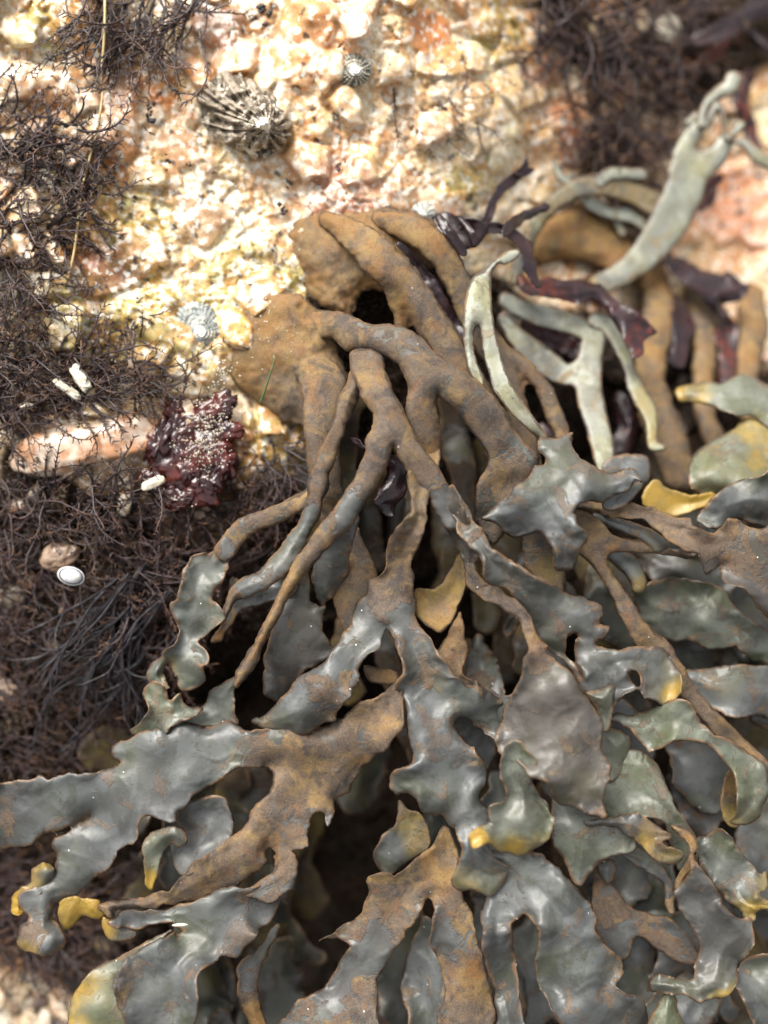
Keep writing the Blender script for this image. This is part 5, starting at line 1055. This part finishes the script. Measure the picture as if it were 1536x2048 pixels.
rings('rim', [(20,18),(27,22),(28.5,28),(27,34),(25,35)], M['pearl'])
rings('ring', [(25.4,33),(24.6,35.4),(21.6,36.2)], M['ring'])
rings('dome', [(21.8,35.6),(20,38.5),(15,42),(8,44.5),(.3,45)], M['pearl'])
# red jelly like blobs and their white specks
M['jelly'] = m_plain('dark_red_jelly', (.030,.008,.009), (.10,.020,.015), 50, .16, .5, .4)
t = thing('red_jelly_growth', 'glossy dark red jelly like growth at the right end of the oblong quartz stone', 'sea anemone', 390, 900, 0)
rj = random.Random(4)
for (x, y, rx, ry, rz) in ((318,885,26,48,26),(352,862,30,40,20),(400,840,48,30,16),(372,920,60,62,24),(420,900,44,40,20),(440,930,34,36,20),(375,945,30,24,24),(330,985,28,24,18),(360,1000,30,20,16),(425,965,26,22,18),(398,975,44,34,20),(455,860,30,20,14),(300,960,24,20,14),(440,815,36,26,14),(350,820,26,20,12)):
    lump('lobe', None, None, x, y, 8 + rj.uniform(-2, 5), rx, ry, rz * .65, rj.uniform(0, 3), M['jelly'], rj.randint(1, 99), n=20, rough=.42, scale=.6, parent=t)
t2 = []
for i in range(420):
    a = rj.gauss(0, 1); b = rj.gauss(0, 1)
    t2.append((412 + a * 24 - b * 10, 868 + b * 42 + a * 6, 27 + rj.uniform(-6, 6), rj.uniform(.8, 2.4)))
for i in range(60): t2.append((445 + rj.gauss(0, 14), 745 + rj.gauss(0, 16), 34 + rj.uniform(-4, 6), rj.uniform(1, 2.8)))
def specks(name, pts, mat, parent=None, label=None, cat=None, kind=None):
    V = []; F = []; off = 0; rs = random.Random(3)
    base = np.array([(1,0,0),(-1,0,0),(0,1,0),(0,-1,0),(0,0,1),(0,0,-1)], float)
    tr = np.array([(0,2,4),(2,1,4),(1,3,4),(3,0,4),(2,0,5),(1,2,5),(3,1,5),(0,3,5)])
    for (x, y, h, r_) in pts:
        V.append(base * r_ * np.array([rs.uniform(.6, 1.4), rs.uniform(.6, 1.4), rs.uniform(.5, 1)]) + np.array([x, y, h])); F.append(tr + off); off += 6
    V = np.concatenate(V)
    o = mkobj(name, tow(V[:, 0], V[:, 1], V[:, 2]), [np.concatenate(F)], mat, parent, smooth=False)
    if kind: setp(o, label, cat, None, kind)
    return o
specks('white_specks', t2, M['white'], None, 'fine white grains sprinkled over the dark red growth', 'sand grains', 'stuff')
gr = [(490 + rj.gauss(0, 45) + 30, 640 + rj.gauss(0, 60), 60 + rj.uniform(0, 10), rj.uniform(.8, 1.9)) for _ in range(0)]
# pebbly shell gravel, lower left corner
src = {}
for k, (nm, mt) in enumerate((('pale_pebble', M['pebble']), ('shell_fragment', M['white']), ('pale_pebble', m_plain('tan_pebble', (.55,.44,.30), (.30,.20,.12), 18, .4, .5)), ('pale_pebble', m_plain('dark_pebble', (.16,.11,.09), (.07,.05,.045), 18, .3, .5)))):
    src[k] = (nm, mt)
rp = random.Random(21); placed = []; first = {}
while len(placed) < 120:
    x = rp.uniform(-60, 300); y = rp.uniform(1880, 2140)
    if x > 160 and y < 1930: continue
    if min([math.hypot(x - a, y - b) for a, b in placed] + [99]) < 19: continue
    placed.append((x, y)); k = rp.choice((0, 0, 1, 2, 2, 3))
    h = rbase1(x, y) + rp.uniform(8, 26)
    if k not in first:
        o = lump(src[k][0], 'x', 'pebble', x, y, h, 20, 15, 12, .3, src[k][1], 30 + k, n=14, rough=.3, flat=.85); first[k] = o
    else:
        o = first[k].copy(); COL.objects.link(o); o.location = W(x, y, h)
        o.matrix_world = Matrix.Translation(W(x, y, h)) @ Matrix.Rotation(rp.uniform(0, 6), 4, AZ) @ Matrix.Rotation(rp.uniform(-.6, .6), 4, AX) @ Matrix.Scale(rp.uniform(.6, 1.45), 4)
    o['label'] = 'blurred pale or brown pebble lying in the shell gravel in the lower left corner'; o['category'] = 'pebble'
    o['group'] = 'pebbles in the shell gravel'
# sand grains stuck on the holdfast
gp = []
for i in range(60):
    x = 535 + rj.gauss(0, 38); y = 650 + rj.gauss(0, 42); gp.append((x, y, 47 - .0022 * ((x - 575) ** 2 + (y - 690) ** 2) + rj.uniform(-1, 3), rj.uniform(.8, 2.0)))
specks('white_specks', gp, M['white'], None, 'few white sand grains stuck on the lower brown holdfast', 'sand grains', 'stuff')
# dry grass stalk hanging on the left
P = [(205 + 5 * math.sin(i * .33 + 1), -20 + i * 22, 34 + 8 * math.sin(i * .4), 3.0, 0) for i in range(10)]
P2 = [(206 - i * 3.6 + 4 * math.sin(i * .45), 178 + i * 19, 30 + 5 * math.sin(i * .5), 2.6, 0) for i in range(22)]
co, f, a_ = tube_mesh([(np.array(P), 1.), (np.array(P2), 1.)])
M['straw'] = m_plain('dry_straw', (.68,.52,.27), (.55,.38,.16), 30, .45, .3)
setp(mkobj('dry_stalk', co, [f], M['straw'], None), 'thin straw coloured stalk running down through the left algae tufts', 'grass stalk')
# green needle
co, f, a_ = tube_mesh([(np.array([(522 + i * 4.2 - (i * .4) ** 2 * .3, 803 - i * 12, 64 - i * 0 + 8 * math.sin(i * .3), 2.4 - .15 * i, 0) for i in range(9)]), 1.)])
M['green'] = m_plain('green_blade', (.05,.10,.03), (.08,.14,.05), 10, .4, .3)
setp(mkobj('green_needle', co, [f], M['green'], None), 'single short green blade lying across the lower holdfast', 'weed')
# black lichen specks
bp = []
rb = random.Random(9)
for (x, y, r_) in ((303,238,10),(270,395,6),(335,322,7),(528,20,14),(628,120,8),(380,330,5),(575,365,7),(570,418,8),(680,330,7),(300,215,7),(430,345,5),(270,610,6),(545,500,4),(630,235,4),(560,470,5)):
    for k in range(7):
        bp.append((x + rb.gauss(0, r_ * .6), y + rb.gauss(0, r_ * .8), rbase1(x, y) + 14 + rb.uniform(-3, 4), r_ * rb.uniform(.3, .7)))
M['black'] = m_plain('black_crust', (.012,.012,.014), (.03,.03,.035), 6, .3, .5)
specks('black_lichen', bp, M['black'], None, 'small black crusty specks scattered over the granite', 'lichen', 'stuff')
